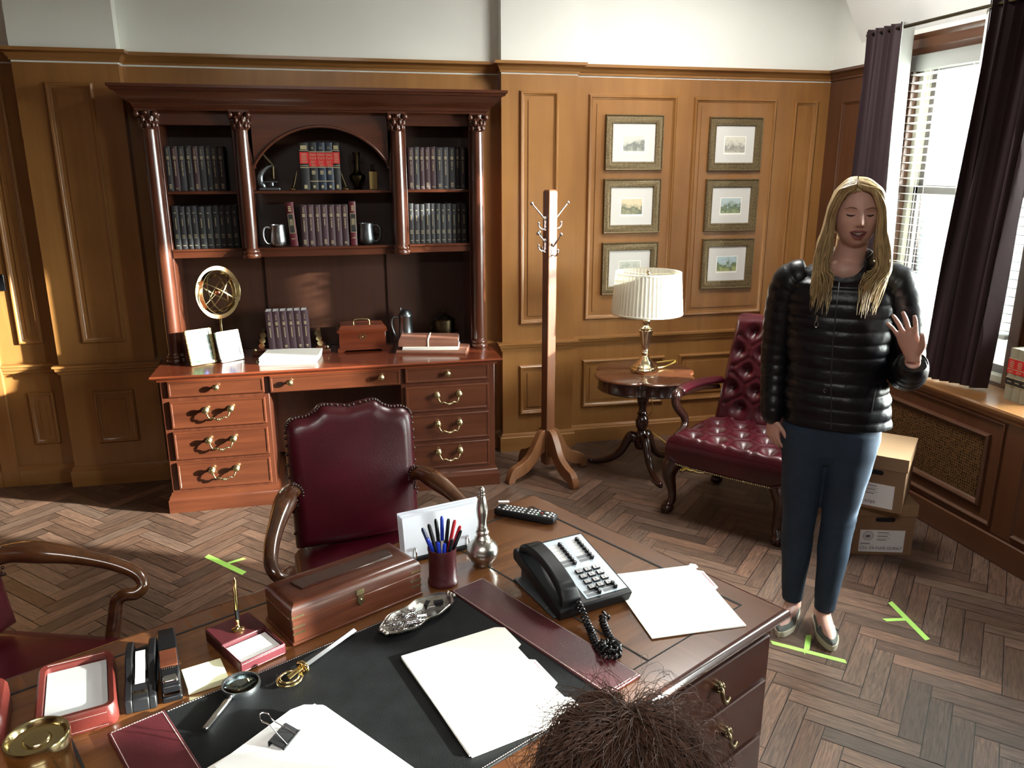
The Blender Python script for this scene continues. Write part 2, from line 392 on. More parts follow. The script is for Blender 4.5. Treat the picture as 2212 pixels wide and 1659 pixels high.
def panels(name, y, rects, mat=oak):
    b = MB()
    for x0, x1, z0, z1 in rects:
        b.frame_xz(x0, x1, z0, z1, y, BEAD)
        b.box(x0 + .054, x1 - .054, y - .0050, y + .001, z0 + .054, z1 - .054)
    return struct(b.build(name, mat, smooth=40, bevel=0))
panels('trim_3', YB, [(1.581, 2.157, .828, 2.205), (2.268, 2.838, .826, 2.198), (2.959, 3.133, .826, 2.190), (1.578, 2.156, .237, .565), (2.258, 2.838, .236, .566), (2.958, 3.132, .236, .566)])
panels('trim_4', YP, [(1.137, 1.376, .830, 2.212), (1.136, 1.380, .238, .568)])
panels('trim_5', YP, [(-1.365, -1.134, .838, 2.207), (-1.350, -1.130, .250, .561)])
panels('trim_6', YR, [(-1.714, -1.584, .830, 2.208), (-1.714, -1.574, .240, .553), (-2.45, -2.0, .830, 2.208), (-2.45, -2.0, .240, .553)])
struct(MB().box(-1.905, -1.815, YR - .024, YR, .0, 2.29).build('door_1', oak, bevel=.004))   # casing beside the left recess
b = MB(); b.box(-1.772, -1.728, YR - .010, YR + .001, 1.135, 1.225)
tag(b.build('lock_plate', glossblack, bevel=.003), 'small black rectangular plate on the far left wood panelling', 'plate')

# window wall: plaster above, red-brown wood below and between the two openings
W1 = (3.12, 4.03, .74, 2.37); W2 = (1.72, 2.95, .725, 2.37); W3 = (-.28, .24, .74, 2.37)
def wall_with_holes(name, mat, z0, z1):
    b = MB()
    ys = [-1.3, W3[0], W3[1], W2[0], W2[1], W1[0], W1[1], 5.0]
    for i in range(7):
        y0, y1 = ys[i], ys[i + 1]
        if i % 2:
            if z0 < .74: b.box(XW, XW + .16, y0, y1, z0, min(z1, .74))
            if z1 > 2.37: b.box(XW, XW + .16, y0, y1, max(z0, 2.37), z1)
        else: b.box(XW, XW + .16, y0, y1, z0, z1)
    return struct(b.build(name, mat, smooth=0))
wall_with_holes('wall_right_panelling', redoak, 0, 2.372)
wall_with_holes('wall_right', plaster, 2.372, HC)
rp = [(XW, YB), (XW, W1[1] + .10)]
struct(MB().sweep(rp, CORN).build('trim_7', redoaky, smooth=30))
b = MB()
b.frame_yz(4.30, 4.655, .83, 2.183, XW, BEAD); b.box(XW - .003, XW, 4.354, 4.601, .884, 2.129)
struct(b.build('trim_8', redoak, smooth=40))
# sloped soffit over the windows
sv = [(3.211, 2.50), (3.211, HC), (2.86, HC)]
b = MB(); b.add([(x, -1.3, z) for x, z in sv] + [(x, 4.53, z) for x, z in sv], [(0, 1, 2), (5, 4, 3), (0, 3, 4, 1), (1, 4, 5, 2), (2, 5, 3, 0)])
struct(b.build('wall_right_soffit', white_paint, smooth=0))
struct(MB().box(-3.7, 3.45, -1.3, 5.05, HC, HC + .1).build('ceiling', white_paint, smooth=0))
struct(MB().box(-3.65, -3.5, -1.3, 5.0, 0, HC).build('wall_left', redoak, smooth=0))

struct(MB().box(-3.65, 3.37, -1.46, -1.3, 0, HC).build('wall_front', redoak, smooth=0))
def window(n, W, seam):
    y0, y1, z0, z1 = W
    f = thing('window_%d' % n, None, None); f['kind'] = 'structure'
    b = MB()
    for a, c in ((y0, y0 + .035), (y1 - .035, y1)): b.box(XW + .03, XW + .10, a, c, z0, z1)
    b.box(XW + .03, XW + .10, y0, y1, z1 - .04, z1); b.box(XW + .0, XW + .10, y0, y1, z0, z0 + .035)
    struct(b.build('window_jamb', jamb_m, f, bevel=.003))
    b = MB()
    a0, a1 = y0 + .035, y1 - .035
    yms = [a0, (a0 + a1) / 2, a1] if a1 - a0 > 1.4 else [a0, a1]
    for k in range(len(yms) - 1):
        p, q = yms[k], yms[k + 1]
        for s0, s1, x in ((seam, z1 - .04, XW + .085), (z0 + .035, seam + .035, XW + .055)):
            b.box(x, x + .03, p, p + .035, s0, s1); b.box(x, x + .03, q - .035, q, s0, s1)
            b.box(x, x + .03, p, q, s0, s0 + .04); b.box(x, x + .03, p, q, s1 - .04, s1)
    struct(b.build('window_sash', sash_m, f, bevel=.002))
    b = MB()
    for k in range(len(yms) - 1):
        p, q = yms[k] + .03, yms[k + 1] - .03
        b.box(XW + .098, XW + .101, p, q, seam + .03, z1 - .06); b.box(XW + .068, XW + .071, p, q, z0 + .06, seam + .01)
    struct(b.build('window_pane', glass, f, smooth=0))
    b = MB()                                              # wooden head casing and side casings
    prof = [(0, z1 - .005), (.012, z1 - .005), (.014, z1 + .02), (.020, z1 + .03), (.020, z1 + .075), (.03, z1 + .085), (.036, z1 + .100), (0, z1 + .104)]
    b.sweep([(XW, y1 + .07), (XW, y0 - .07)], prof)
    struct(b.build('window_head_casing', redoaky, f, smooth=30))
    b = MB()
    for a, c in ((y0 - .06, y0 + .004), (y1 - .004, y1 + .06)): b.box(XW - .018, XW + .03, a, c, .735, z1)
    struct(b.build('window_side_casing', redoak, f, bevel=.004))
window(1, W1, 1.64); window(2, W2, 1.64); window(3, W3, 1.64)
window_portal(W1[0], W1[1], W1[2], W1[3]); window_portal(*W2); window_portal(*W3)

# the building across the street, seen through the slats
hz = thing('neighbouring_building', 'pale building wall with a diagonal shadow shaped as a gable, outside beyond the blind', 'building', (8.0, 9.0, -4.0))
house_m = plain('pale_rendered_wall', (0.0090, 0.0125, 0.0135), 0.9); shadow_m = plain('shadow_grey_wall', (0.0055, 0.0075, 0.008), 0.9); roof_m = plain('slate_roof', (0.05, 0.055, 0.06), 0.8)
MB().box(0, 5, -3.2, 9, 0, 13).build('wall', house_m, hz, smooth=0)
MB().prism([(-3.2, 0), (1.2, 0), (1.2, 4.1), (-1.0, 6.6), (-3.2, 4.1)], -.9, -.001, 'x').build('shadow_wing', shadow_m, hz, smooth=0)  # darker gable shape stands in for the diagonal shadow on the wall
MB().box(-.2, 5.2, -3.4, 9.2, 13, 13.3).build('roof', roof_m, hz, smooth=0)

struct(MB().box(3.5, 90, -60, 80, -4.3, -4.0).build('ground_outside', plain('grey_street', (0.16, 0.16, 0.15), 0.9), smooth=0))

# venetian blind
bl = thing('venetian_blind', 'white venetian blind with open slats inside the right-hand window', 'blind', (XW - .005, 3.575, 2.284))
MB().box(-.032, .032, -.445, .455, 0, .078).build('headrail', headrail_m, bl, bevel=.004)
b = MB(); z = -.020
while z > -1.29:
    c_, s_ = .025 * math.cos(R(7)), .025 * math.sin(R(7))
    b.rings([[(-c_, y, z + s_ - .0008), (c_, y, z - s_ - .0008), (c_, y, z - s_ + .0008), (-c_, y, z + s_ + .0008)] for y in (-.445, .453)]); z -= .042
b.build('slats', blind_m, bl, smooth=0)
MB().box(-.027, .027, -.445, .453, -1.318, -1.300).build('bottom_rail', blind_m, bl, bevel=.003)
b = MB()
for y in (-.30, 0, .30):
    for x in (-.026, .026): b.box(x - .0006, x + .0006, y - .0012, y + .0012, -1.30, 0)
b.build('ladder_cord', whiteplastic, bl, smooth=0)

# curtain rod and curtains
rd = MB().tube([(2.99, 4.175, 2.482), (2.99, 1.0, 2.482)], .009, 10)
for y in (4.15, 2.85): rd.tube([(2.99, y, 2.482), (3.21, y, 2.482)], .006, 8)
tag(rd.build('curtain_rod', bronze), 'thin dark curtain rod running above the window', 'rod')
def curtain(name, label, top, bot, z0, z1, waves, amp0, amp1, lin=None, thick=.004, xoff=0):
    root = thing(name, label, 'curtain')
    def pt(t, s, k=1.0):                  # t across, s down
        y = lerp(lerp(top[0], top[1], t), lerp(bot[0], bot[1], t), s ** 1.3)
        x = lerp(lerp(top[2], top[3], t), lerp(bot[2], bot[3], t), s)
        a = lerp(amp0, amp1, min(1, s * 1.5))
        ph = waves * 2 * PI * t
        x += a * math.sin(ph + .5 * math.sin(3.1 * s + t * 5)) + .3 * a * math.sin(2.3 * ph + 1 + 1.5 * s)
        y += .35 * a * math.cos(ph * 1.0 + s * 2.0)
        return Vector((x, y, lerp(z1, z0, s)))
    nt_, ns = int(waves * 14), 26
    b = MB()
    g = [[pt(i / nt_, j / ns) for i in range(nt_ + 1)] for j in range(ns + 1)]
    vs = [tuple(p) for r in g for p in r] + [(p.x + thick, p.y, p.z) for r in g for p in r]
    n = nt_ + 1; N = n * (ns + 1); fs = []
    for j in range(ns):
        for i in range(nt_):
            a = j * n + i
            fs.append((a, a + 1, a + n + 1, a + n)); fs.append((N + a, N + a + n, N + a + n + 1, N + a + 1))
    for i in range(nt_):
        fs.append((i, N + i, N + i + 1, i + 1)); a = ns * n + i; fs.append((a, a + 1, N + a + 1, N + a))
    for j in range(ns):
        a = j * n; fs.append((a, a + n, N + a + n, N + a)); a = j * n + nt_; fs.append((a, N + a, N + a + n, a + n))
    b.add(vs, fs); b.build('cloth', curtain_m, root, smooth=80)
    if lin:
        rs = []
        for j in range(ns + 1):
            p = pt(lin[0], j / ns); wl = lin[1]; dx = lin[2]
            rs.append([(p.x + .005, p.y - .004, p.z), (p.x + dx * .5, p.y + wl * .35, p.z), (p.x + dx, p.y + wl, p.z), (p.x + dx, p.y + wl + .003, p.z), (p.x + dx * .5, p.y + wl * .35 + .004, p.z), (p.x + .005, p.y + .002, p.z)])
        MB().rings(rs).build('lining', lining, root, smooth=0)
    b = MB(); b.box(3.10 - .02, 3.10 + .02, min(top[0], top[1]), max(top[0], top[1]), z1 - .012, z1 + .012)
    return root
curtain('curtain', 'dark aubergine curtain behind the woman, left of the window', (4.175, 3.865, 2.985, 2.985), (4.14, 3.835, 2.985, 2.985), .74, 2.505, 5, .022, .030, (1.0, .10, .160))
curtain('curtain', 'wide dark aubergine curtain at the right edge, hanging onto the sill', (3.31, 2.965, 2.985, 3.0), (3.40, 3.11, 2.985, 3.07), .735, 2.51, 6, .022, .040, (0.0, .045, .03))

# radiator cabinet under the windows, with its wooden sill
rc = thing('radiator_cabinet', 'long red-brown wooden radiator cabinet with woven grille under the window', 'radiator cabinet', (2.94, 3.3, 0))
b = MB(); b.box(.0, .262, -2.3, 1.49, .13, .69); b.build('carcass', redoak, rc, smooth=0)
b = MB(); b.box(-.015, .262, -2.3, 1.49, 0, .125)
b.build('plinth', redoaky, rc, bevel=.006)
b = MB()
TOP = [(0, .668), (.006, .668), (.010, .680), (.016, .684), (.022, .692), (.026, .700), (.028, .712), (.024, .722), (-.27, .722), (-.27, .690)]
b.sweep([(0, 1.49), (0, -2.3)], TOP)
b.build('sill_top', oaky, rc, smooth=30)
FR = [(0, 0), (.002, .012), (.012, .018), (.022, .012), (.03, .004), (.034, -.006)]
b = MB()
for y0, y1 in ((-.50, .95), (-2.1, -.61)):
    b.frame_yz(y0, y1, .153, .661, 0, [(0, 0), (.003, .010), (.010, .010), (.016, .004), (.022, 0)])
    b.frame_yz(y0 + .075, y1 - .08, .225, .585, 0, FR)
b.build('panel_moulding', redoak, rc, smooth=40)
gm, gnt, gb = _new('woven_cane_grille')
tc = gnt.nodes.new('ShaderNodeTexCoord'); ck = gnt.nodes.new('ShaderNodeTexVoronoi'); ck.inputs['Scale'].default_value = 75; ck.inputs['Randomness'].default_value = .25
gnt.links.new(tc.outputs['Object'], ck.inputs['Vector'])
gr = gnt.nodes.new('ShaderNodeValToRGB'); gr.color_ramp.elements[0].position = .25; gr.color_ramp.elements[1].position = .6
gr.color_ramp.elements[0].color = (.01, .006, .003, 1); gr.color_ramp.elements[1].color = (.16, .080, .028, 1)
gnt.links.new(ck.outputs['Distance'], gr.inputs['Fac']); gnt.links.new(gr.outputs['Color'], gb.inputs['Base Color']); _set(gb, Roughness=.4, Metallic=.2)
bp = gnt.nodes.new('ShaderNodeBump'); bp.inputs['Strength'].default_value = .8; bp.inputs['Distance'].default_value = .003
gnt.links.new(ck.outputs['Distance'], bp.inputs['Height']); gnt.links.new(bp.outputs['Normal'], gb.inputs['Normal'])
for y0, y1 in ((-.39, .84), (-1.99, -.72)):
    MB().box(-.002, .004, y0, y1, .25, .56).build('grille', gm, rc, smooth=0)
# ------------------------------------------------------------------ credenza desk against the back wall
YF = 4.22
cz = thing('credenza', 'mahogany kneehole credenza with brass drawer handles against the back wall', 'credenza', (0, YF, 0))
b = MB()
for x0, x1 in ((-.885, -.350), (.345, .872)):
    b.box(x0, x1, 0.0, .54, .10, .725)
b.box(-.36, .36, .40, .53, .15, .725); b.box(-.36, .36, .01, .53, .625, .725)
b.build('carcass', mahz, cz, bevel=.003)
b = MB()
PL = [(0, 0), (.022, 0), (.022, .070), (.016, .078), (.014, .090), (.008, .096), (.004, .112), (-.01, .112), (-.01, 0)]
for x0, x1 in ((-.885, -.350), (.345, .872)):
    b = MB(); b.sweep([(x0, .53), (x0, 0), (x1, 0), (x1, .53)], PL); b.build('plinth', mahx, cz, smooth=30)
b = MB()
TP = [(0, .722), (.010, .722), (.012, .730), (.020, .734), (.034, .742), (.040, .749), (.036, .757), (-.2, .757), (-.2, .722)]
b.sweep([(-.885, .53), (-.885, 0), (.872, 0), (.872, .53)], TP); b.box(-.70, .70, .18, .53, .723, .7565)
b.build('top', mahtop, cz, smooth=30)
def drawer(x0, x1, z0, z1, pulls):
    d = MB()
    d.rings([[(x0, .004, z0), (x1, .004, z0), (x1, .004, z1), (x0, .004, z1)], [(x0, -.010, z0), (x1, -.010, z0), (x1, -.010, z1), (x0, -.010, z1)],
             [(x0 + .004, -.015, z0 + .004), (x1 - .004, -.015, z0 + .004), (x1 - .004, -.015, z1 - .004), (x0 + .004, -.015, z1 - .004)],
             [(x0 + .011, -.015, z0 + .011), (x1 - .011, -.015, z0 + .011), (x1 - .011, -.015, z1 - .011), (x0 + .011, -.015, z1 - .011)],
             [(x0 + .014, -.0125, z0 + .014), (x1 - .014, -.0125, z0 + .014), (x1 - .014, -.0125, z1 - .014), (x0 + .014, -.0125, z1 - .014)]])
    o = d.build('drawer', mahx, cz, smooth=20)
    for p in pulls:
        if len(p) == 2:
            k = MB().lathe([(.002, .0), (.012, .0), (.012, -.004), (.006, -.008), (.006, -.014), (.014, -.019), (.0165, -.025), (.013, -.031), (.002, -.034)], 14, (p[0], -.012, p[1]), 'y')
            # axis y runs mirrored: build toward the room
            k = MB()
            for r, y in ():
                pass
            k.lathe([(.002, 0), (.012, 0), (.012, .004), (.006, .008), (.006, .014), (.014, .019), (.0165, .025), (.013, .031), (.002, .034)], 14, (0, 0, 0), 'z')
            k.v = [(x + p[0], -.013 - z, y + p[1]) for x, y, z in k.v]
            k.build('drawer_knob', oldbrass, o, smooth=50)
        else:
            xa, xb, zz = p; k = MB()
            for x in (xa, xb):
                m = MB().lathe([(.002, 0), (.016, 0), (.016, .005), (.008, .010), (.008, .018), (.015, .024), (.017, .030), (.012, .037), (.002, .039)], 14)
                k.add([(X + x, -.013 - Z, Y + zz) for X, Y, Z in m.v], m.f)
            xm = (xa + xb) / 2; h = (xb - xa) / 2
            pts = spline([(xa + .004, -.040, zz - .010), (xa + .010, -.048, zz - .026), (xa + .020, -.050, zz - .040), (xm - h * .45, -.052, zz - .036), (xm - h * .2, -.054, zz - .044), (xm, -.055, zz - .046),
                          (xm + h * .2, -.054, zz - .044), (xm + h * .45, -.052, zz - .036), (xb - .020, -.050, zz - .040), (xb - .010, -.048, zz - .026), (xb - .004, -.040, zz - .010)], 5)
            n = len(pts); rad = [.0042 + .0034 * math.exp(-((i / (n - 1) - .5) / .10) ** 2) + .0010 * math.sin(i * 1.9) for i in range(n)]
            k.tube(pts, rad, 8)
            k.build('drawer_handle', oldbrass, o, smooth=50)
for xs, s in (((-.848, -.372), -1), ((.368, .836), 1)):
    x0, x1 = xs; xm = (x0 + x1) / 2
    drawer(x0, x1, .636, .722, [(xm, .683)])
    drawer(x0, x1, .466, .614, [(xm - .062, xm + .062, .563)])
    drawer(x0, x1, .293, .448, [(xm - .062, xm + .062, .396)])
    drawer(x0, x1, .126, .277, [(xm - .062, xm + .062, .229)])
drawer(-.343, .343, .631, .722, [(-.239, .685), (.239, .685)])

# ------------------------------------------------------------------ hutch standing on it
YH = 4.50
hu = thing('bookcase_hutch', 'mahogany bookcase hutch with four columns and arched middle bay, standing on the credenza', 'bookcase', (0, YH, .757))
Z0 = .757
def zz(z): return z - Z0
for x0 in (-.885, .795): MB().box(x0, x0 + .085, .02, .28, zz(.757), zz(2.06)).build('side_panel', mahz, hu, bevel=.003)
for x in (-.452, .372): MB().box(x, x + .078, .02, .28, zz(1.315), zz(2.06)).build('upright', mahz, hu, bevel=.003)
b = MB(); b.box(-.86, .86, .262, .278, zz(.757), zz(2.06))
for x in (-.345, .345): b.box(x - .012, x + .012, .250, .264, zz(.757), zz(1.32))
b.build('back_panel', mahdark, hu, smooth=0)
for x0, x1, y in ((-.80, -.45, .035), (-.375, .375, .03), (.45, .795, .035)):
    b = MB(); b.box(x0, x1, y, .27, zz(1.646), zz(1.663)); b.build('shelf', mahx, hu, bevel=.004)
for x0, x1, y in ((-.80, -.45, .02), (.45, .795, .02)):
    b = MB(); b.sweep([(x0, y), (x1, y)], [(0, zz(1.318)), (.006, zz(1.318)), (.004, zz(1.348)), (.012, zz(1.353)), (.012, zz(1.363)), (-.25, zz(1.363)), (-.25, zz(1.318))]); b.build('shelf', mahx, hu, smooth=30)
b = MB(); pts = [(lerp(-.375, .375, t / 12), .012 - .016 * (1 - (2 * t / 12 - 1) ** 2) + .012) for t in range(13)]
b.sweep(pts, [(0, zz(1.314)), (.006, zz(1.314)), (.004, zz(1.346)), (.012, zz(1.352)), (.012, zz(1.363)), (-.24, zz(1.363)), (-.24, zz(1.314))]); b.build('shelf', mahx, hu, smooth=40)
# frieze, arch board and cornice
b = MB()
b.box(-.81, -.44, .02, .05, zz(1.992), zz(2.075)); b.box(.44, .80, .02, .05, zz(1.998), zz(2.075)); b.box(-.88, .875, .02, .27, zz(2.06), zz(2.08))
b.build('frieze', mahx, hu, bevel=.003)
N = 40; arch = []
for i in range(N + 1):
    a = PI - PI * i / N
    xa_ = -.352 + .704 * i / N; arch.append((xa_, 1.792 + math.sqrt(.41 ** 2 - xa_ ** 2) - .21))
b = MB(); v = []; f = []
for y in (.014, .040):
    v += [(x, y, zz(z)) for x, z in arch] + [(x, y, zz(2.07)) for x, z in [(lerp(-.39, .39, i / N), 0) for i in range(N + 1)]]
K = 2 * (N + 1)
for i in range(N):
    f += [(i, i + 1, N + 1 + i + 1, N + 1 + i), (K + i, K + N + 1 + i, K + N + 2 + i, K + i + 1), (i, K + i, K + i + 1, i + 1)]
b.add(v, f)
b.box(-.39, -.352, .014, .040, zz(1.665), zz(2.07)); b.box(.352, .39, .014, .040, zz(1.665), zz(2.07))
b.build('arch_board', mahx, hu, smooth=40)
b = MB(); b.tube([(-.356, .012, zz(1.790))] + [(x, .010, zz(z)) for x, z in arch] + [(.356, .012, zz(1.790))], .0085, 8)
for x in (-.356, .356): b.box(x - .014, x + .014, .004, .030, zz(1.776), zz(1.796))
b.build('arch_moulding', mahx, hu, smooth=50)
CP = [(0, 2.060), (.012, 2.060), (.016, 2.070), (.022, 2.074), (.024, 2.084), (.030, 2.092), (.050, 2.104), (.074, 2.126), (.086, 2.144), (.100, 2.148), (.104, 2.158), (.112, 2.162), (.112, 2.176), (-.02, 2.178), (-.02, 2.060)]
b = MB(); b.sweep([(-.878, .27), (-.878, -.034), (.872, -.034), (.872, .27)], [(o, zz(z)) for o, z in CP])
b.box(-.88, .88, -.04, .27, zz(2.150), zz(2.176)); b.build('cornice', mahx, hu, smooth=30)
for x, z0 in ((-.845, .757), (-.402, 1.313), (.400, 1.313), (.840, .757)):
    c = MB(); H0 = zz(z0) + .052; H1 = zz(1.968)
    prof = [(.036, H0), (.0385, H0 + .1), (.0385, (H0 + H1) / 2), (.0345, H1 - .02), (.034, H1)]
    c.lathe(prof, 28, (x, 0, 0)); co = c.build('column', mahz, hu, smooth=60)
    d = MB(); zb = zz(z0)
    d.lathe([(.030, zb), (.048, zb + .001), (.050, zb + .010), (.050, zb + .020), (.044, zb + .026), (.047, zb + .033), (.045, zb + .042), (.039, zb + .047), (.037, zb + .054)], 28, (x, 0, 0))
    d.build('column_base', mahx, co, smooth=60)
    k = MB(); zc = H1
    k.lathe([(.036, zc), (.040, zc + .006), (.036, zc + .010), (.035, zc + .03), (.044, zc + .075), (.046, zc + .092)], 20, (x, 0, 0))
    k.box(x - .050, x + .050, -.050, .03, zc + .088, zc + .099)
    for r, zr, n, off, s in ((.038, .022, 8, 0, .013), (.041, .046, 8, .39, .014)):
        for i in range(n):
            a = 2 * PI * i / n + off
            px, py = x + r * math.cos(a), r * math.sin(a)
            k.sphere((px, py, zc + zr), s, 8, (s * .8, s * .8, s * 1.4)); k.sphere((px + .006 * math.cos(a), py + .006 * math.sin(a), zc + zr + s * 1.1), s * .55, 6)
    for sx in (-1, 1):
        for sy in (-1, .5):
            k.sphere((x + sx * .043, sy * .043, zc + .074), .0155, 10); k.sphere((x + sx * .047, sy * .047, zc + .072), .009, 8)
    k.sphere((x, -.047, zc + .080), .011, 8)
    k.build('capital', mahz, co, smooth=50)

# ------------------------------------------------------------------ books
cover_char = plain('charcoal_book_cloth', (0.014, 0.013, 0.016), 0.7, bump=.15, bscale=500)
cover_grey = plain('grey_book_cloth', (0.026, 0.023, 0.027), 0.7, bump=.15, bscale=500)
cover_maro = plain('maroon_book_cloth', (0.030, 0.009, 0.013), 0.65, bump=.15, bscale=500)
cover_plum = plain('plum_book_cloth', (0.036, 0.012, 0.019), 0.65, bump=.15, bscale=500)
cover_blk = plain('black_book_cloth', (0.008, 0.0082, 0.009), 0.65, bump=.15, bscale=500)
cover_navy = plain('navy_book_cloth', (0.012, 0.020, 0.036), 0.42, bump=.15, bscale=500)
cover_red = plain('bright_maroon_book_cloth', (0.070, 0.006, 0.011), 0.42, bump=.15, bscale=500)
cover_olive = plain('buff_law_book_cloth', (0.23, 0.21, 0.145), 0.55, bump=.15, bscale=500)
pages_m = plain('book_page_block', (0.45, 0.42, 0.36), 0.8)
pages_w = plain('white_book_page_block', (0.72, 0.74, 0.74), 0.7)
def book(loc, rz, t, h, d, mat, label, group, style, rnd, tilt=0.0, pm=None):
    """spine at local y=0 facing -Y, x from 0 to t, z up"""
    b = MB(); c = .0022
    sp = [(0, 0), (t * .2, -.003), (t * .5, -.0045), (t * .8, -.003), (t, 0)]
    outer = sp + [(t, d), (t - c, d), (t - c, .004), (c, .004), (c, d), (0, d)]
    b.prism(outer, 0, h, 'z'); o = b.build('book', mat, None, smooth=50)
    o.location = loc; o.rotation_euler = (0, tilt, rz); tag(o, label, 'book', group)
    p = MB(); p.box(c, t - c, .004, d - .004, .003, h - .003); p.build('pages', pm or pages_m, o, smooth=0)
    g = MB(); g2 = MB(); y = -.0049
    def bar(z0, z1, w=.5, mb=None, yy=y): (mb or g).box(t * (.5 - w / 2), t * (.5 + w / 2), yy, .0, z0 * h, z1 * h)
    if style == 'slim':                   # dots, a word reading down, a mark at the foot
        for k in range(4): bar(.925 - k * .035, .937 - k * .035, .22)
        bar(.77, .785, .4); bar(.74, .762, .42); bar(.71, .73, .40)
        e = rnd.uniform(.30, .52)
        zq = .67
        while zq > e: bar(zq - .016, zq, .15 if rnd.random() < .75 else .06); zq -= .021
        if rnd.random() < .75:
            for k in range(rnd.randint(1, 4)): bar(.05 + k * .03, .066 + k * .03, .42)
    elif style == 'black':
        bar(.83, .85, .30); zq = .72
        e = rnd.uniform(.45, .62)
        while zq > e: bar(zq - .014, zq, .13); zq -= .019
        for k in range(3): bar(.25 + k * .035, .262 + k * .035, .5)
        bar(.07, .085, .5)
    elif style == 'burg6':
        for k in range(4): bar(.90 - k * .035, .912 - k * .035, .2)
        bar(.72, .735, .36); bar(.69, .71, .36); bar(.66, .68, .36); zq = .60
        while zq > .36: bar(zq - .016, zq, .14); zq -= .021
        if rnd.random() < .5: bar(.12, .15, .35); bar(.09, .11, .25)
    if g.v: g.build('spine_lettering', goldlet, o, smooth=0)
    return o
rnd = random.Random(11)
def spine_bands(o, t, h, bands):
    for name, z0, z1, m, w in bands:
        b = MB(); b.box(t * (.5 - w / 2), t * (.5 + w / 2), -.0052, .001, z0 * h, z1 * h); b.build(name, m, o, smooth=0)
S1, S2 = 1.6635, 1.3635
def row(x0, x1, z, y, n, h, mats, style, where, grp, colname):
    x = x0; ws = [rnd.uniform(.85, 1.2) for _ in range(n)]; s = (x1 - x0 - .0012 * n) / sum(ws)
    for i in range(n):
        m = mats[i % len(mats)] if not callable(mats) else mats(i)
        nm = {'charcoal_book_cloth': 'charcoal', 'grey_book_cloth': 'grey', 'maroon_book_cloth': 'maroon', 'plum_book_cloth': 'plum', 'black_book_cloth': 'black'}[m.name]
        t = ws[i] * s
        book((x, y + rnd.uniform(0, .006), z), 0, t, h + rnd.uniform(-.003, .003), .165, m, '%s law report with gold spine lettering, %s from left on the %s' % (nm, ORD[i], where), grp, style, rnd)
        x += t + .0012
row(-.798, -.505, S1, 4.565, 9, .228, [cover_char, cover_maro, cover_grey, cover_char, cover_maro, cover_grey, cover_char, cover_grey, cover_char], 'slim', "hutch's upper left shelf", 'law reports on the upper left shelf', '')
row(-.792, -.462, S2, 4.555, 10, .222, [cover_blk, cover_char], 'black', "hutch's lower left shelf", 'law reports on the lower left shelf', '')
row(.462, .785, S1, 4.565, 10, .226, [cover_maro, cover_grey, cover_maro, cover_maro, cover_maro, cover_grey, cover_grey, cover_char, cover_char, cover_grey], 'slim', "hutch's upper right shelf", 'law reports on the upper right shelf', '')
row(.455, .788, S2, 4.565, 11, .220, [cover_blk, cover_char, cover_blk], 'black', "hutch's lower right shelf", 'law reports on the lower right shelf', '')
# five law volumes with red labels in the arch
ts = [.046, .043, .042, .040, .036]; x = -.118
nums = ['', '6', '24', '25', '']
for i, t in enumerate(ts):
    o = book((x, 4.575, S1), 0, t, .248, .17, cover_navy if i in (2, 3) else cover_blk, 'thick dark law volume with red spine label, %s from left in the arched bay' % ORD[i], 'red-labelled law volumes in the arch', '', rnd)
    if i in (0, 4):
        spine_bands(o, t, .248, [('spine_label', .56, .80, redlabel, 1.0), ('gold_band', .83, .845, goldlet, 1), ('gold_band', .86, .94, goldlet, .72), ('gold_band', .47, .485, goldlet, 1), ('gold_band', .51, .52, goldlet, 1), ('gold_band', .03, .11, goldlet, .35)])
        for k in range(5):
            b = MB(); b.box(t * .2, t * .8, -.0056, 0, (.59 + .04 * k) * .248, (.607 + .04 * k) * .248); b.build('label_lettering', goldlet, o, smooth=0)
    else:
        spine_bands(o, t, .248, [('spine_label', .50, .79, redlabel, 1.0), ('gold_band', .80, .815, goldlet, 1), ('gold_band', .475, .49, goldlet, 1), ('gold_band', .18, .195, goldlet, 1), ('gold_band', .33, .35, goldlet, .4), ('gold_band', .36, .38, goldlet, .5), ('gold_band', .39, .41, goldlet, .4), ('gold_band', .04, .10, goldlet, .3)])
        for k, s in enumerate(('New', 'York', 'Jur', '2d')):
            text('label_lettering', s, .019, goldlet, o, (t / 2, -.0056, (.745 - .072 * k) * .248), (PI / 2, 0, 0))
        text('volume_number', nums[i], .018, goldlet, o, (t / 2, -.0056, .885 * .248), (PI / 2, 0, 0))
    x += t + .001
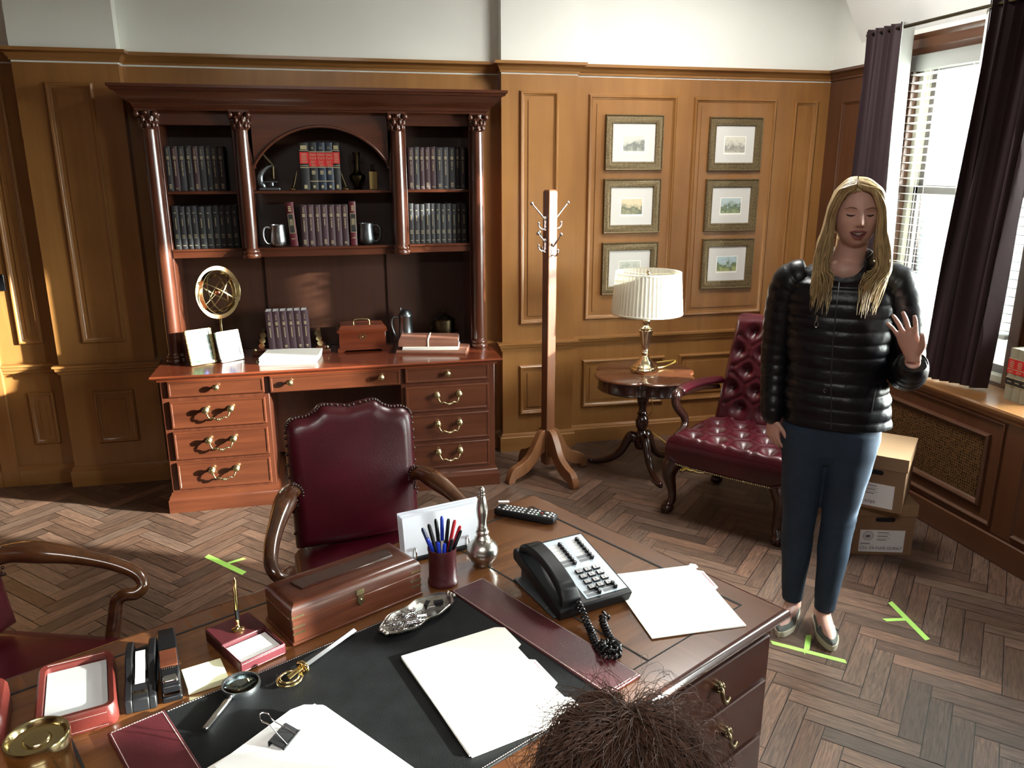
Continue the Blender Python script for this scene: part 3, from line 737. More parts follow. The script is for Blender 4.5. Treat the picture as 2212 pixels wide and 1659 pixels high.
# lower middle shelf: seven plum volumes between two red ones
x = -.196
o = book((x, 4.545, S2), 0, .040, .236, .17, cover_red, 'bright maroon volume with black framed label, left end of the plum books', 'bright maroon volumes on the lower middle shelf', '', rnd, R(-3.5)); ends = [o]
x += .060
for i in range(7):
    t = .0355
    book((x, 4.548, S2), 0, t, .222, .165, cover_plum if i % 2 else cover_maro, 'plum law report with small gold lettering, %s from left on the lower middle shelf' % ORD[i], 'plum law reports on the lower middle shelf', 'slim', rnd)
    x += t + .0012
o = book((x + .006, 4.545, S2), 0, .036, .238, .17, cover_red, 'bright maroon volume with black framed label, right end of the plum books', 'bright maroon volumes on the lower middle shelf', '', rnd); ends.append(o)
for o in ends:
    t = .038
    spine_bands(o, t, .236, [('gold_frame', .30, .74, goldlet, .78)])
    b = MB(); b.box(t * .16, t * .84, -.0056, 0, .31 * .236, .73 * .236); b.build('spine_label', blacklabel, o, smooth=0)
    b = MB()
    for k in range(3): b.box(t * (.3 + .16 * k), t * (.38 + .16 * k), -.0060, 0, (.47 + .01 * (k % 2)) * .236, .62 * .236)
    for k in range(3): b.box(t * .3, t * .7, -.0060, 0, (.80 + .045 * k) * .236, (.825 + .045 * k) * .236)
    b.box(t * .25, t * .75, -.0060, 0, .165 * .236, .18 * .236); b.build('spine_lettering', goldlet, o, smooth=0)

# law volumes on the window sill
for i in range(3):
    o = book((3.076, 2.979 - .0436 * i, .7226), R(-90), .0425, .245, .128, cover_olive, 'buff law volume with red and black spine labels, %s from left on the window sill' % ORD[i], 'buff law volumes on the window sill', '', rnd)
    spine_bands(o, .0425, .245, [('gold_band', .795, .81, goldlet, 1), ('spine_label', .61, .795, redlabel, 1), ('gold_band', .595, .61, goldlet, 1), ('spine_label', .52, .592, redlabel, 1), ('gold_band', .425, .44, goldlet, 1), ('spine_label', .295, .425, blacklabel, 1), ('gold_band', .28, .295, goldlet, 1)])
    b = MB()
    for z, w_ in ((.75, .5), (.715, .6), (.68, .5), (.645, .5), (.555, .6), (.36, .55)): b.box(.0425 * (.5 - w_ / 2), .0425 * (.5 + w_ / 2), -.0056, 0, (z - .008) * .245, (z + .008) * .245)
    b.build('spine_lettering', goldlet, o, smooth=0)

# ------------------------------------------------------------------ curios in the hutch
ms = thing('microscope', 'grey antique microscope on the left of the arched shelf', 'microscope', (-.285, 4.60, S1), R(0))
b = MB(); b.prism([(-.055, -.045), (.055, -.045), (.05, .045), (-.05, .045)], 0, .014, 'z'); b.build('foot', darkpewter, ms, bevel=.003)
b = MB(); pts = spline([(-.030, 0, .012), (-.048, 0, .045), (-.042, 0, .085), (-.010, 0, .118), (.022, 0, .128)], 6); b.tube(pts, [.014, .016, .018, .019, .019, .018, .018, .018, .018, .017, .017, .016, .016, .016, .015, .015, .014, .014, .013, .013, .012, .012, .012, .012, .012], 10); b.build('limb', darkpewter, ms, smooth=60)
b = MB(); b.box(-.03, .04, -.025, .025, .040, .047); b.lathe([(.012, 0), (.012, .02), (.002, .022)], 12, (.01, 0, .022)); b.build('stage', darkpewter, ms, bevel=.002)
b = MB(); b.tube([(.020, 0, .060), (.020, 0, .125)], [.007, .012], 12); b.tube([(.022, 0, .128), (-.05, 0, .215)], [.011, .009], 12); b.build('eyepiece_tube', bronze, ms, smooth=60)
for s, x0 in (('left', -.165), ('right', .118)):
    t = thing('bookend', 'small brass and dark bookend at the %s of the red-labelled law volumes' % s, 'bookend', (x0, 4.59, S1))
    b = MB(); b.lathe([(.020, 0), (.022, .004), (.018, .012), (.008, .016), (.002, .017)], 16); b.build('base', brass, t, smooth=50)
    sg = 1 if s == 'left' else -1
    b = MB(); b.tube([(0, 0, .012), (sg * .012, .0, .05), (sg * .026, 0, .10)], [.006, .007, .003], 8); b.build('stem', bronze, t, smooth=60)
vz = thing('urn', 'dark bronze two-handled urn in the shadow right of the law volumes', 'urn', (.185, 4.64, S1))
b = MB(); b.lathe([(.025, 0), (.028, .004), (.014, .012), (.022, .03), (.042, .055), (.045, .075), (.030, .085), (.016, .10), (.014, .15), (.020, .19), (.022, .20), (.012, .20)], 20); b.build('body', bronze, vz, smooth=50)
for sg in (-1, 1):
    b = MB(); b.tube(spline([(sg * .015, 0, .17), (sg * .035, 0, .18), (sg * .036, 0, .14), (sg * .026, 0, .10), (sg * .030, 0, .085)], 5), .004, 6); b.build('handle', bronze, vz, smooth=60)
bt = thing('bottle', 'small old bottle with amber paper label at the right of the arched shelf', 'bottle', (.268, 4.58, S1))
b = MB(); b.box(-.023, .023, -.014, .014, 0, .098); b.build('body', caramel, bt, bevel=.004)
b = MB(); b.lathe([(.020, .097), (.010, .104), (.009, .125), (.012, .127), (.012, .135), (.006, .136)], 14); b.build('neck', bottleglass, bt, smooth=50)
def mug(name, label, loc, rz, m):
    t = thing(name, label, 'mug', loc, rz, 'pewter mugs on the lower middle shelf')
    b = MB(); b.lathe([(.020, 0), (.036, .002), (.044, .016), (.046, .035), (.042, .065), (.040, .10), (.042, .118), (.040, .118), (.038, .10), (.040, .03), (.004, .008)], 28); b.build('body', m, t, smooth=60)
    b = MB(); b.tube(spline([(.038, 0, .104), (.062, 0, .108), (.078, 0, .085), (.076, 0, .045), (.060, 0, .020), (.040, 0, .020)], 6), [.007] * 31, 8); b.build('handle', m, t, smooth=60)
mug('pewter_mug', 'shiny pewter mug with its handle to the left, left of the plum books', (-.262, 4.55, S2), R(200), pewter)
mug('pewter_mug', 'dull pewter mug with its handle to the right, right of the plum books', (.216, 4.57, S2), R(-12), darkpewter)

# ------------------------------------------------------------------ things on the credenza top
ZC = .7572
ar = thing('armillary_sphere', 'polished brass armillary sphere with an arrow, on the left of the credenza', 'armillary sphere', (-.607, 4.60, ZC))
cz0 = 1.105 - ZC + .012; A = Vector((0, 0, cz0))
def hoop(r, wd, th, rot, mat, nm='ring'):
    b = MB(); rs = []
    for i in range(49):
        a = 2 * PI * i / 48; c, s = math.cos(a), math.sin(a)
        rs.append([((r) * c, (r) * s, -wd / 2), ((r + th) * c, (r + th) * s, -wd / 2), ((r + th) * c, (r + th) * s, wd / 2), (r * c, r * s, wd / 2)])
    b.rings(rs, cap=False); b.build(nm, mat, ar, smooth=40, loc=A, rot=rot)
hoop(.124, .007, .021, (R(80), R(0), R(-30)), brass)
hoop(.120, .026, .003, (R(84), R(0), R(52)), brass)
hoop(.115, .010, .002, (R(42), R(-38), R(10)), brass)
hoop(.110, .006, .002, (R(-20), R(30), R(0)), oldbrass)
hoop(.106, .006, .002, (R(70), R(40), R(60)), oldbrass)
hoop(.100, .005, .002, (R(15), R(-55), R(0)), oldbrass)
dr = Vector((.60, -.10, .58)).normalized()
b = MB(); b.tube([A - dr * .118, A + dr * .118], .0022, 8); b.tube([A - dr * .130, A - dr * .105], [.0005, .008], 8); b.tube([A + dr * .108, A + dr * .135], [.009, .001], 8); b.build('arrow', brass, ar, smooth=40)
b = MB(); b.sphere(A, .017, 16); b.build('globe', copper, ar, smooth=60)
b = MB(); b.lathe([(.055, 0), (.055, .008), (.040, .014), (.014, .022), (.009, .04), (.007, .09), (.010, .12), (.007, .15), (.007, .20), (.012, .222), (.004, .228)], 20); b.build('stand', brass, ar, smooth=50)
def photo_frame(label, loc, rz, wd, ht, fm, back, cols):
    t = thing('photo_frame', label, 'photo frame', loc, rz); L = R(-14)
    Mx = Matrix.Rotation(L, 4, 'X')
    b = MB(Mx); f = .016
    for x0, x1, z0, z1 in ((-wd / 2, wd / 2, 0, f), (-wd / 2, wd / 2, ht - f, ht), (-wd / 2, -wd / 2 + f, f, ht - f), (wd / 2 - f, wd / 2, f, ht - f)): b.box(x0, x1, -.007, .007, z0, z1)
    for i in range(22):
        z = ht * (i + .5) / 22
        b.sphere((-wd / 2 + .004, -.007, z), .004, 6); b.sphere((wd / 2 - .004, -.007, z), .004, 6)
    b.build('frame', fm, t, smooth=40, bevel=.002)
    b = MB(Mx); b.box(-wd / 2 + .010, wd / 2 - .010, -.001, .006, .010, ht - .010); b.build('backing', glossblack, t, smooth=0)
    pm, pnt, pb = _new('photo_print_%d' % back); _set(pb, Roughness=.25)
    tc = pnt.nodes.new('ShaderNodeTexCoord'); vo = pnt.nodes.new('ShaderNodeTexNoise'); vo.inputs['Scale'].default_value = 38; vo.inputs['Detail'].default_value = 5
    pnt.links.new(tc.outputs['Object'], vo.inputs['Vector'])
    rp_ = pnt.nodes.new('ShaderNodeValToRGB'); e = rp_.color_ramp.elements; e[0].position = .35; e[1].position = .62; e[0].color = (*cols[0], 1); e[1].color = (*cols[1], 1); q = rp_.color_ramp.elements.new(.5); q.color = (*cols[2], 1)
    pnt.links.new(vo.outputs['Fac'], rp_.inputs['Fac']); pnt.links.new(rp_.outputs['Color'], pb.inputs['Base Color'])
    b = MB(Mx); b.box(-wd / 2 + f - .002, wd / 2 - f + .002, -.003, -.001, f - .002, ht - f + .002); ph = b.build('photograph', pm, t, smooth=0)
    dk = plain('photo_figure_%d' % back, cols[3], .4)
    b = MB(Mx)
    if back == 1:
        b.box(.000, .040, -.0036, -.001, .022, ht * .66); b.build('dark_doorway', dk, ph, smooth=0)
        b = MB(Mx); b.sphere((.012, -.004, ht * .52), .009, 8, (.009, .001, .010)); b.sphere((.014, -.004, ht * .36), .012, 8, (.012, .001, .026)); b.build('small_figure', plain('photo_blue', (.06, .10, .3), .4), ph)
    else:
        for x, h_ in ((-.008, .55), (.010, .62), (.024, .74)):
            b.sphere((x, -.0035, ht * h_), .006, 8, (.006, .001, .007)); b.sphere((x, -.0035, ht * (h_ - .2)), .01, 8, (.009, .001, .026))
        b.build('standing_figures', dk, ph)
    b = MB(); b.tube([(0, .02 + .2 * ht, ht * .62), (0, ht * .42, .002)], .006, 6); b.build('strut', glossblack, t)
    return t
photo_frame('silver photo frame with a green garden picture, at the far left of the credenza', (-.690, 4.416, ZC), R(30), .145, .192, brass, 1, ((.008, .03, .012), (.20, .23, .22), (.04, .11, .05), (.004, .005, .006)))
photo_frame('smaller pale photo frame with a blue group picture, beside the garden photo', (-.547, 4.459, ZC), R(36), .138, .168, silver, 2, ((.16, .20, .23), (.30, .31, .30), (.22, .25, .26), (.012, .07, .18)))
# cream folders
for i, (dx, rz, th) in enumerate(((0, 0, .010), (.004, .5, .011), (.002, -.6, .014))):
    z = ZC + sum((.010, .011, .014)[:i]) + .0005 * i
    b = MB(); b.box(-.152 + dx, .152 + dx, -.002 * i, .225, 0, th * .35); b.box(-.150 + dx, .150 + dx, .002, .223, th * .36, th * .7); b.prism([(-.152 + dx, .0), (.152 + dx, .0), (.156 + dx, .07), (.152 + dx, .14), (.152 + dx, .225), (-.152 + dx, .225)], th * .71, th, 'z')
    o = b.build('card_folder', cream, None, smooth=0, loc=(-.250, 4.316, z), rot=(0, 0, R(-8 + rz)))
    tag(o, ('bottom', 'middle', 'top')[i] + ' cream card folder of the stack in front of the brass book rack', 'folder', 'cream folders on the credenza')
# book rack with six plum books
br = thing('book_rack', 'wooden book rack with brass roll ends holding six plum books', 'book rack', (-.235, 4.60, ZC))
MB().box(-.215, .215, -.06, .07, .0, .022).build('base', mahx, br, bevel=.003)
for s in (-1, 1):
    b = MB(); b.box(s * .162 - .028, s * .162 + .028, -.05, .06, .023, .040); b.build('end_block', mahx, br, bevel=.003)
    for k in range(3):
        b = MB(); b.tube([(s * (.160 - .006 * k), -.055, .058 + .030 * k), (s * (.160 - .006 * k), .06, .058 + .030 * k)], .0165, 14); b.build('brass_roll', brass, br, smooth=60)
    b = MB(); b.sphere((s * .198, -.045, .032), .010, 10); b.build('knob', oldbrass, br)
x = -.345 - .012
for i in range(6):
    t = .0375
    o = book((x, 4.545, ZC + .0225), 0, t, .228, .115, cover_plum, 'plum law report with pale page tops, %s from left in the brass book rack' % ORD[i], 'plum books in the brass rack', 'burg6', rnd, R(-2.0), pages_w)
    x += t + .0012
# tea caddy
tb = thing('tea_caddy', 'small red mahogany chest with brass handle and escutcheon on the credenza', 'box', (.163, 4.53, ZC), R(0))
b = MB(); b.box(-.132, .132, 0, .16, .022, .115); b.build('body', mahtop, tb, bevel=.002)
b = MB(); b.prism([(-.142, 0), (-.142, .028), (.142, .028), (.142, 0), (.112, 0), (.098, .012), (-.098, .012), (-.112, 0)][::-1], -.008, .168, 'y')
b.v = [(z, y, x) if False else (x, y, z) for x, y, z in b.v]
b = MB(); pr = [(-.142, 0), (-.112, 0), (-.098, .012), (.098, .012), (.112, 0), (.142, 0), (.142, .024), (-.142, .024)]
b.add([(x, -.008, z) for x, z in pr] + [(x, .168, z) for x, z in pr], [tuple(range(8)), tuple(reversed(range(8, 16)))] + [((i + 1) % 8, i, 8 + i, 8 + (i + 1) % 8) for i in range(8)])
b.build('bracket_base', mahtop, tb, smooth=20)
b = MB(); b.rings([[(-.142 + d, -.010 + d, z), (.142 - d, -.010 + d, z), (.142 - d, .170 - d, z), (-.142 + d, .170 - d, z)] for d, z in ((0, .115), (0, .122), (.010, .128), (.022, .150), (.024, .152))]); b.build('lid', mahtop, tb, smooth=25)
b = MB(); b.tube(spline([(-.045, .075, .152), (-.043, .075, .170), (-.02, .075, .176), (.02, .075, .176), (.043, .075, .170), (.045, .075, .152)], 5), .004, 8); b.build('bail_handle', oldbrass, tb, smooth=60)
b = MB(); b.tube([(.020 * math.sin(2 * PI * i / 16) * (1 - .35 * (math.cos(2 * PI * i / 16) < 0)), -.001, .085 + .016 * math.cos(2 * PI * i / 16)) for i in range(17)], .0025, 6); b.sphere((0, 0, .086), .005, 8); b.build('escutcheon', oldbrass, tb, smooth=60)
# tankard and lidded jar
tk = thing('tankard', 'pewter lidded tankard behind the tan leather folders', 'tankard', (.425, 4.66, ZC), R(0))
b = MB(); b.lathe([(.048, 0), (.050, .006), (.044, .012), (.041, .09), (.038, .165), (.041, .170), (.041, .176)], 24); b.build('body', darkpewter, tk, smooth=50)
b = MB(); b.lathe([(.042, .176), (.042, .182), (.034, .192), (.026, .205), (.012, .212), (.002, .214)], 24); b.sphere((-.028, 0, .214), .008, 8, (.006, .006, .014)); b.build('lid', darkpewter, tk, smooth=50)
b = MB(); b.tube(spline([(-.038, 0, .165), (-.075, 0, .165), (-.083, 0, .12), (-.065, 0, .06), (-.042, 0, .035)], 6), .006, 8); b.build('handle', darkpewter, tk, smooth=60)
jr = thing('lidded_jar', 'dark brass lidded jar with a bird finial at the back right of the credenza', 'jar', (.655, 4.66, ZC))
b = MB(); b.lathe([(.060, 0), (.066, .006), (.064, .13), (.062, .138), (.02, .139)], 24); b.build('body', bronze, jr, smooth=50)
b = MB(); b.lathe([(.066, .138), (.066, .146), (.05, .150), (.034, .165), (.014, .172), (.008, .176), (.002, .178)], 24); b.tube([(-.020, 0, .205), (0, 0, .178), (.020, 0, .207)], [.003, .007, .003], 8); b.sphere((0, -.004, .190), .007, 8); b.build('lid', bronze, jr, smooth=50)
for s in (-1, 1):
    b = MB(); b.tube(spline([(s * .062, 0, .10), (s * .082, 0, .098), (s * .084, 0, .07), (s * .064, 0, .06)], 5), .004, 6); b.build('handle', bronze, jr, smooth=60)
# tan leather folders
def wallet(label, z, th, w_, d_, rz, mat, loc, tie=False):
    t = thing('document_wallet', label, 'folder', (loc[0], loc[1], z), rz, 'document wallets at the right of the credenza')
    b = MB(); b.rings([[(-w_ / 2, 0, 0), (w_ / 2, 0, 0), (w_ / 2, d_, 0), (-w_ / 2, d_, 0)], [(-w_ / 2, -.003, th * .5), (w_ / 2, -.003, th * .5), (w_ / 2, d_, th * .5), (-w_ / 2, d_, th * .5)], [(-w_ / 2 + .004, 0, th), (w_ / 2 - .002, 0, th * (1.0 if not tie else .85)), (w_ / 2 - .002, d_, th * .9), (-w_ / 2 + .004, d_, th)]])
    b.build('cover', mat, t, smooth=30)
    if tie:
        b = MB(); b.box(-.004, .004, -.0045, d_, th * .97, th * 1.02); b.box(-.004, .004, -.0055, -.0035, .0, th); b.build('tie', cream, t)
        b = MB(); b.box(w_ / 2 - .03, w_ / 2 + .001, .01, d_ - .01, .004, th * .7); b.build('papers', greyink, t)
    return t
wallet('flat tan leather wallet at the bottom of the stack right of the red chest', ZC, .018, .40, .22, R(-17), tan_folder, (.535, 4.375))
for i in range(3):
    b = MB(); b.box(-.16 + .006 * i, .16 + .004 * i, -.002, .20, 0, .0055); o = b.build('manila_folder', cream, None, loc=(.535 - .004 * i, 4.395, ZC + .0190 + .0065 * i), rot=(0, 0, R(-12 + 2 * i)))
    tag(o, ('lowest', 'middle', 'top')[i] + ' thin manila folder squeezed between the two tan wallets', 'folder', 'manila folders between the wallets')
wallet('thick tan leather wallet tied with cord, on top of the wallet stack', ZC + .0385, .040, .34, .20, R(-11), tan_folder, (.525, 4.400), True)
# ------------------------------------------------------------------ six framed prints
frame_gold = plain('antique_gold_frame', (0.155, 0.110, 0.052), 0.42, 0.45, bump=.9, bscale=110, var=.35, vscale=90)
mat_board = plain('off_white_mount', (0.62, 0.61, 0.57), 0.8)
def landscape(i, sky, land, dark):
    m, nt, b = _new('landscape_print_%d' % i); _set(b, Roughness=.6)
    tc = nt.nodes.new('ShaderNodeTexCoord'); sp = nt.nodes.new('ShaderNodeSeparateXYZ'); nt.links.new(tc.outputs['Object'], sp.inputs[0])
    n = nt.nodes.new('ShaderNodeTexNoise'); n.inputs['Scale'].default_value = 26 + 5 * i; n.inputs['Detail'].default_value = 6
    mp = nt.nodes.new('ShaderNodeMapping'); mp.inputs['Location'].default_value = (i * 3.7, 0, 0); nt.links.new(tc.outputs['Object'], mp.inputs[0]); nt.links.new(mp.outputs[0], n.inputs['Vector'])
    ad = nt.nodes.new('ShaderNodeMath'); ad.operation = 'MULTIPLY_ADD'; ad.inputs[1].default_value = .9; nt.links.new(n.outputs['Fac'], ad.inputs[0])
    ml = nt.nodes.new('ShaderNodeMath'); ml.operation = 'MULTIPLY_ADD'; ml.inputs[1].default_value = -6.0; ml.inputs[2].default_value = .02; nt.links.new(sp.outputs['Z'], ml.inputs[0]); nt.links.new(ml.outputs[0], ad.inputs[2])
    r = nt.nodes.new('ShaderNodeValToRGB'); e = r.color_ramp.elements; e[0].position = .28; e[1].position = .78; e[0].color = (*sky, 1); e[1].color = (*land, 1)
    q = r.color_ramp.elements.new(.46); q.color = (*[.6 * s + .25 * d for s, d in zip(sky, land)], 1); q = r.color_ramp.elements.new(.58); q.color = (*dark, 1)
    nt.links.new(ad.outputs[0], r.inputs['Fac']); nt.links.new(r.outputs['Color'], b.inputs['Base Color']); return m
PX = [((1.690, 2.068), [(2.090, 1.762), (1.711, 1.377), (1.320, .990)]), ((2.376, 2.745), [(2.083, 1.756), (1.707, 1.377), (1.330, 1.003)])]
names = [['of a tree and lawn, top of the left column', 'of a tall tree at sunset, middle of the left column', 'half hidden by the lamp shade, bottom of the left column'],
         ['of a pale hillside, top of the right column', 'of a white house among trees, middle of the right column', 'of green hills and a town, bottom of the right column']]
tints = [((.62, .60, .52), (.40, .40, .33), (.16, .17, .15)), ((.66, .55, .36), (.30, .30, .18), (.12, .13, .09)), ((.55, .58, .50), (.30, .34, .20), (.14, .16, .10)),
         ((.66, .64, .54), (.48, .45, .36), (.28, .27, .24)), ((.45, .55, .55), (.28, .34, .18), (.10, .14, .09)), ((.45, .58, .62), (.34, .38, .16), (.13, .17, .09))]
FP = [(0, 0), (0, .020), (.004, .026), (.008, .024), (.010, .019), (.024, .022), (.040, .017), (.042, .020), (.047, .019), (.050, .014), (.052, .008)]
for ci, ((x0, x1), zs) in enumerate(PX):
    for ri, (z1, z0) in enumerate(zs):
        cx, czz = (x0 + x1) / 2, (z0 + z1) / 2; W_, H_ = (x1 - x0) / 2, (z1 - z0) / 2
        t = thing('framed_print', 'gold framed landscape print ' + names[ci][ri], 'picture', (cx, YB - .001, czz), 0, 'gold framed prints')
        b = MB(); b.frame_xz(-W_, W_, -H_, H_, 0, FP); b.box(-W_ + .002, W_ - .002, -.006, -.001, -H_ + .002, H_ - .002); b.build('frame', frame_gold, t, smooth=30)
        MB().box(-W_ + .045, W_ - .045, -.0085, -.006, -H_ + .045, H_ - .045).build('mount', mat_board, t, smooth=0)
        b = MB(); b.box(-.076, .076, -.0089, -.0084, -.062, .050); mo = b.build('mount_opening', cream, t, smooth=0)
        b = MB(); b.box(-.070, .070, -.0094, -.0088, -.050, .045); b.build('print', landscape(ci * 3 + ri, *tints[ci * 3 + ri]), t, smooth=0)

# ------------------------------------------------------------------ coat rack
ck = thing('coat_rack', 'square wooden coat rack with pale metal hooks between the credenza and side table', 'coat rack', (1.205, 4.285, 0), R(20))
pw = .030
b = MB(); b.rings([[(-pw, -pw, .07), (pw, -pw, .07), (pw, pw, .07), (-pw, pw, .07)], [(-pw, -pw, 1.655), (pw, -pw, 1.655), (pw, pw, 1.655), (-pw, pw, 1.655)], [(-pw + .008, -pw + .008, 1.664), (pw - .008, -pw + .008, 1.664), (pw - .008, pw - .008, 1.664), (-pw + .008, pw - .008, 1.664)]])
b.build('post', rackpost, ck, smooth=0, bevel=.006)
side = spline([(.028, .290), (.060, .278), (.090, .235), (.140, .150), (.200, .108), (.255, .085), (.285, .030), (.285, .0)], 5)
low = spline([(.028, .150), (.060, .140), (.095, .100), (.150, .052), (.205, .030), (.235, .022), (.243, .0)], 6)
def rack_leg(ang):
    b = MB(Matrix.Rotation(ang, 4, 'Z')); n = 36
    def samp(c, t):
        f = t * (len(c) - 1); i = min(int(f), len(c) - 2); return tuple(lerp(a, d, f - i) for a, d in zip(c[i], c[i + 1]))
    rs = []
    for i in range(n + 1):
        a = samp(side, i / n); c = samp(low, i / n); h = .021
        rs.append([(a[0], -h, a[1]), (a[0], h, a[1]), (c[0], h, c[1]), (c[0], -h, c[1])])
    b.rings(rs); b.build('leg', rackwood, ck, smooth=30, bevel=.004)
for a in (-90, 0, 90, 180): rack_leg(R(a))
def hook(z, ang, s):
    M = Matrix.Rotation(ang, 4, 'Z'); b = MB(M)
    b.tube([(pw - .002, 0, z), (pw + .004, 0, z + .004), (pw + .085 * s, 0, z + .085 * s)], [.006, .006, .0045], 8); b.sphere((pw + .092 * s, 0, z + .092 * s), .011, 10); b.box(pw, pw + .003, -.010, .010, z - .055, z + .02)
    b.tube(spline([(pw, 0, z - .042), (pw + .022, 0, z - .048), (pw + .044, 0, z - .034), (pw + .046, 0, z - .018)], 5), .0045, 8); b.sphere((pw + .046, 0, z - .014), .008, 8)
    b.build('hook', chrome, ck, smooth=60)
hook(1.50, R(180), 1); hook(1.50, 0, 1); hook(1.355, R(-90), .8); hook(1.355, R(90), .8); hook(1.38, R(180), .55)

# ------------------------------------------------------------------ side table and lamp
st = thing('side_table', 'round scalloped mahogany pedestal table carrying the brass lamp', 'side table', (1.785, 4.25, 0), R(20))
def lobed(r, k=4, d=.055, n=96, ph=0): return [((r * (1 - d + d * abs(math.cos(k / 2 * (2 * PI * i / n + ph))) ** .6 * 1.0)) * math.cos(2 * PI * i / n), (r * (1 - d + d * abs(math.cos(k / 2 * (2 * PI * i / n + ph))) ** .6)) * math.sin(2 * PI * i / n)) for i in range(n)]
def lob_rings(prof): return [[(x, y, z) for x, y in lobed(r, d=.15)] for r, z in prof]
b = MB(); b.rings(lob_rings([(.300, .590), (.312, .594), (.315, .601), (.310, .608), (.300, .611)])); b.build('table_top', tablewood, st, smooth=50)
b = MB(); b.rings(lob_rings([(.288, .520), (.294, .524), (.290, .530), (.290, .589)])); b.build('apron', legwood, st, smooth=50)
b = MB(); b.lathe([(.035, .20), (.040, .215), (.030, .235), (.024, .245), (.036, .270), (.040, .300), (.034, .325), (.024, .340), (.034, .350), (.024, .362), (.022, .385), (.034, .430), (.037, .450), (.026, .480), (.021, .505), (.028, .512), (.034, .521)], 24); b.lathe([(.034, .13), (.043, .15), (.043, .20), (.03, .206)], 20); b.build('pedestal', legwood, st, smooth=50)
for a in (-110, 10, 130):
    M = Matrix.Rotation(R(a), 4, 'Z'); b = MB(M)
    pts = spline([(.030, 0, .185), (.060, 0, .205), (.085, 0, .170), (.125, 0, .095), (.190, 0, .042), (.260, 0, .020), (.300, 0, .017)], 5)
    n = len(pts); b.tube(pts, [lerp(.028, .014, i / (n - 1)) for i in range(n)], 10, flat=1.2, up=(0, 0, 1)); b.sphere((.305, 0, .017), .017, 8, (.024, .017, .016)); b.sphere((.058, 0, .205), .018, 10)
    b.build('leg', legwood, st, smooth=60)
lp = thing('table_lamp', 'brass table lamp with pleated cream shade on the side table', 'lamp', (1.785, 4.25, .611))
b = MB()
b.rings([[(x * s, y * s, z) for x, y in [(.085 * math.cos(a) * (1.0 if i % 2 else .94), .085 * math.sin(a) * (1.0 if i % 2 else .94)) for i, a in enumerate([2 * PI * k / 16 for k in range(16)])]] for s, z in ((.96, 0), (1, .006), (1, .022), (.9, .030))]); b.build('foot', palebrass, lp, smooth=30)
b = MB(); b.lathe([(.072, .030), (.074, .036), (.066, .044), (.050, .056), (.046, .066), (.034, .076), (.026, .092), (.018, .10), (.020, .112), (.026, .118), (.018, .126), (.017, .14)], 28)
rs = []
for r, z in ((.018, .14), (.024, .17), (.034, .225), (.040, .25), (.030, .256)):
    rs.append([(r * (1 + .06 * math.cos(12 * a)) * math.cos(a), r * (1 + .06 * math.cos(12 * a)) * math.sin(a), z) for a in [2 * PI * k / 72 for k in range(72)]])
b.rings(rs); b.lathe([(.034, .256), (.036, .262), (.022, .272), (.016, .280), (.020, .288), (.026, .300), (.024, .314), (.014, .324), (.013, .335), (.009, .345), (.009, .40)], 24); b.build('stem', palebrass, lp, smooth=45)
b = MB(); rs = []; n = 168
for r, z in ((.205, .352), (.186, .588)):
    rs.append([((r + .0022 * math.cos(28 * 2 * PI * k / n * 2)) * math.cos(2 * PI * k / n), (r + .0022 * math.cos(28 * 2 * PI * k / n * 2)) * math.sin(2 * PI * k / n), z) for k in range(n)])
b.rings(rs, cap=False); b.rings([[(x * .99, y * .99, z) for x, y, z in rs[1]], [(x * .99, y * .99, z) for x, y, z in rs[0]]], cap=False)
for r, z in ((.206, .352), (.187, .585)): b.lathe([(r - .003, z), (r + .001, z - .002), (r + .002, z + .006), (r - .003, z + .008)], 72, cap=False)
b.build('lamp_shade', shade_m, lp, smooth=50)
b = MB()
for k in range(3): b.tube([(0, 0, .575), (.184 * math.cos(2.1 * k), .184 * math.sin(2.1 * k), .580)], .0015, 6)
b.lathe([(.004, .57), (.012, .578), (.010, .590), (.005, .60), (.002, .603)], 12); b.tube([(0, 0, .40), (0, 0, .57)], .003, 6); b.build('finial', palebrass, lp, smooth=50)
pts = spline([(.080, .02, .012), (.15, .05, .010), (.215, .07, .024), (.24, .10, .030), (.225, .14, .020), (.15, .17, .006)], 8)
b = MB(); b.tube(pts, .0042, 6)
hang = spline([(.15, .17, .006), (.22, .30, .006)], 2) and spline([(.16, .285, -.02), (.165, .300, -.20), (.20, .31, -.34), (.18, .40, -.46), (.27, .44, -.555), (.33, .40, -.600), (.31, .20, -.606), (.20, .00, -.606)], 8)
b.tube(hang, .0035, 6)
rr = random.Random(5); coil = [(.24 + .07 * math.cos(t * 1.7) + .03 * rr.uniform(-1, 1) + .012 * t, -.06 + .05 * math.sin(t * 2.3) - .008 * t, -.605 + .004 * (1 + math.sin(t * 3))) for t in [k * .55 for k in range(22)]]
b.tube(spline(coil, 4), .0035, 5); b.build('cord', cord_m, lp, smooth=60)

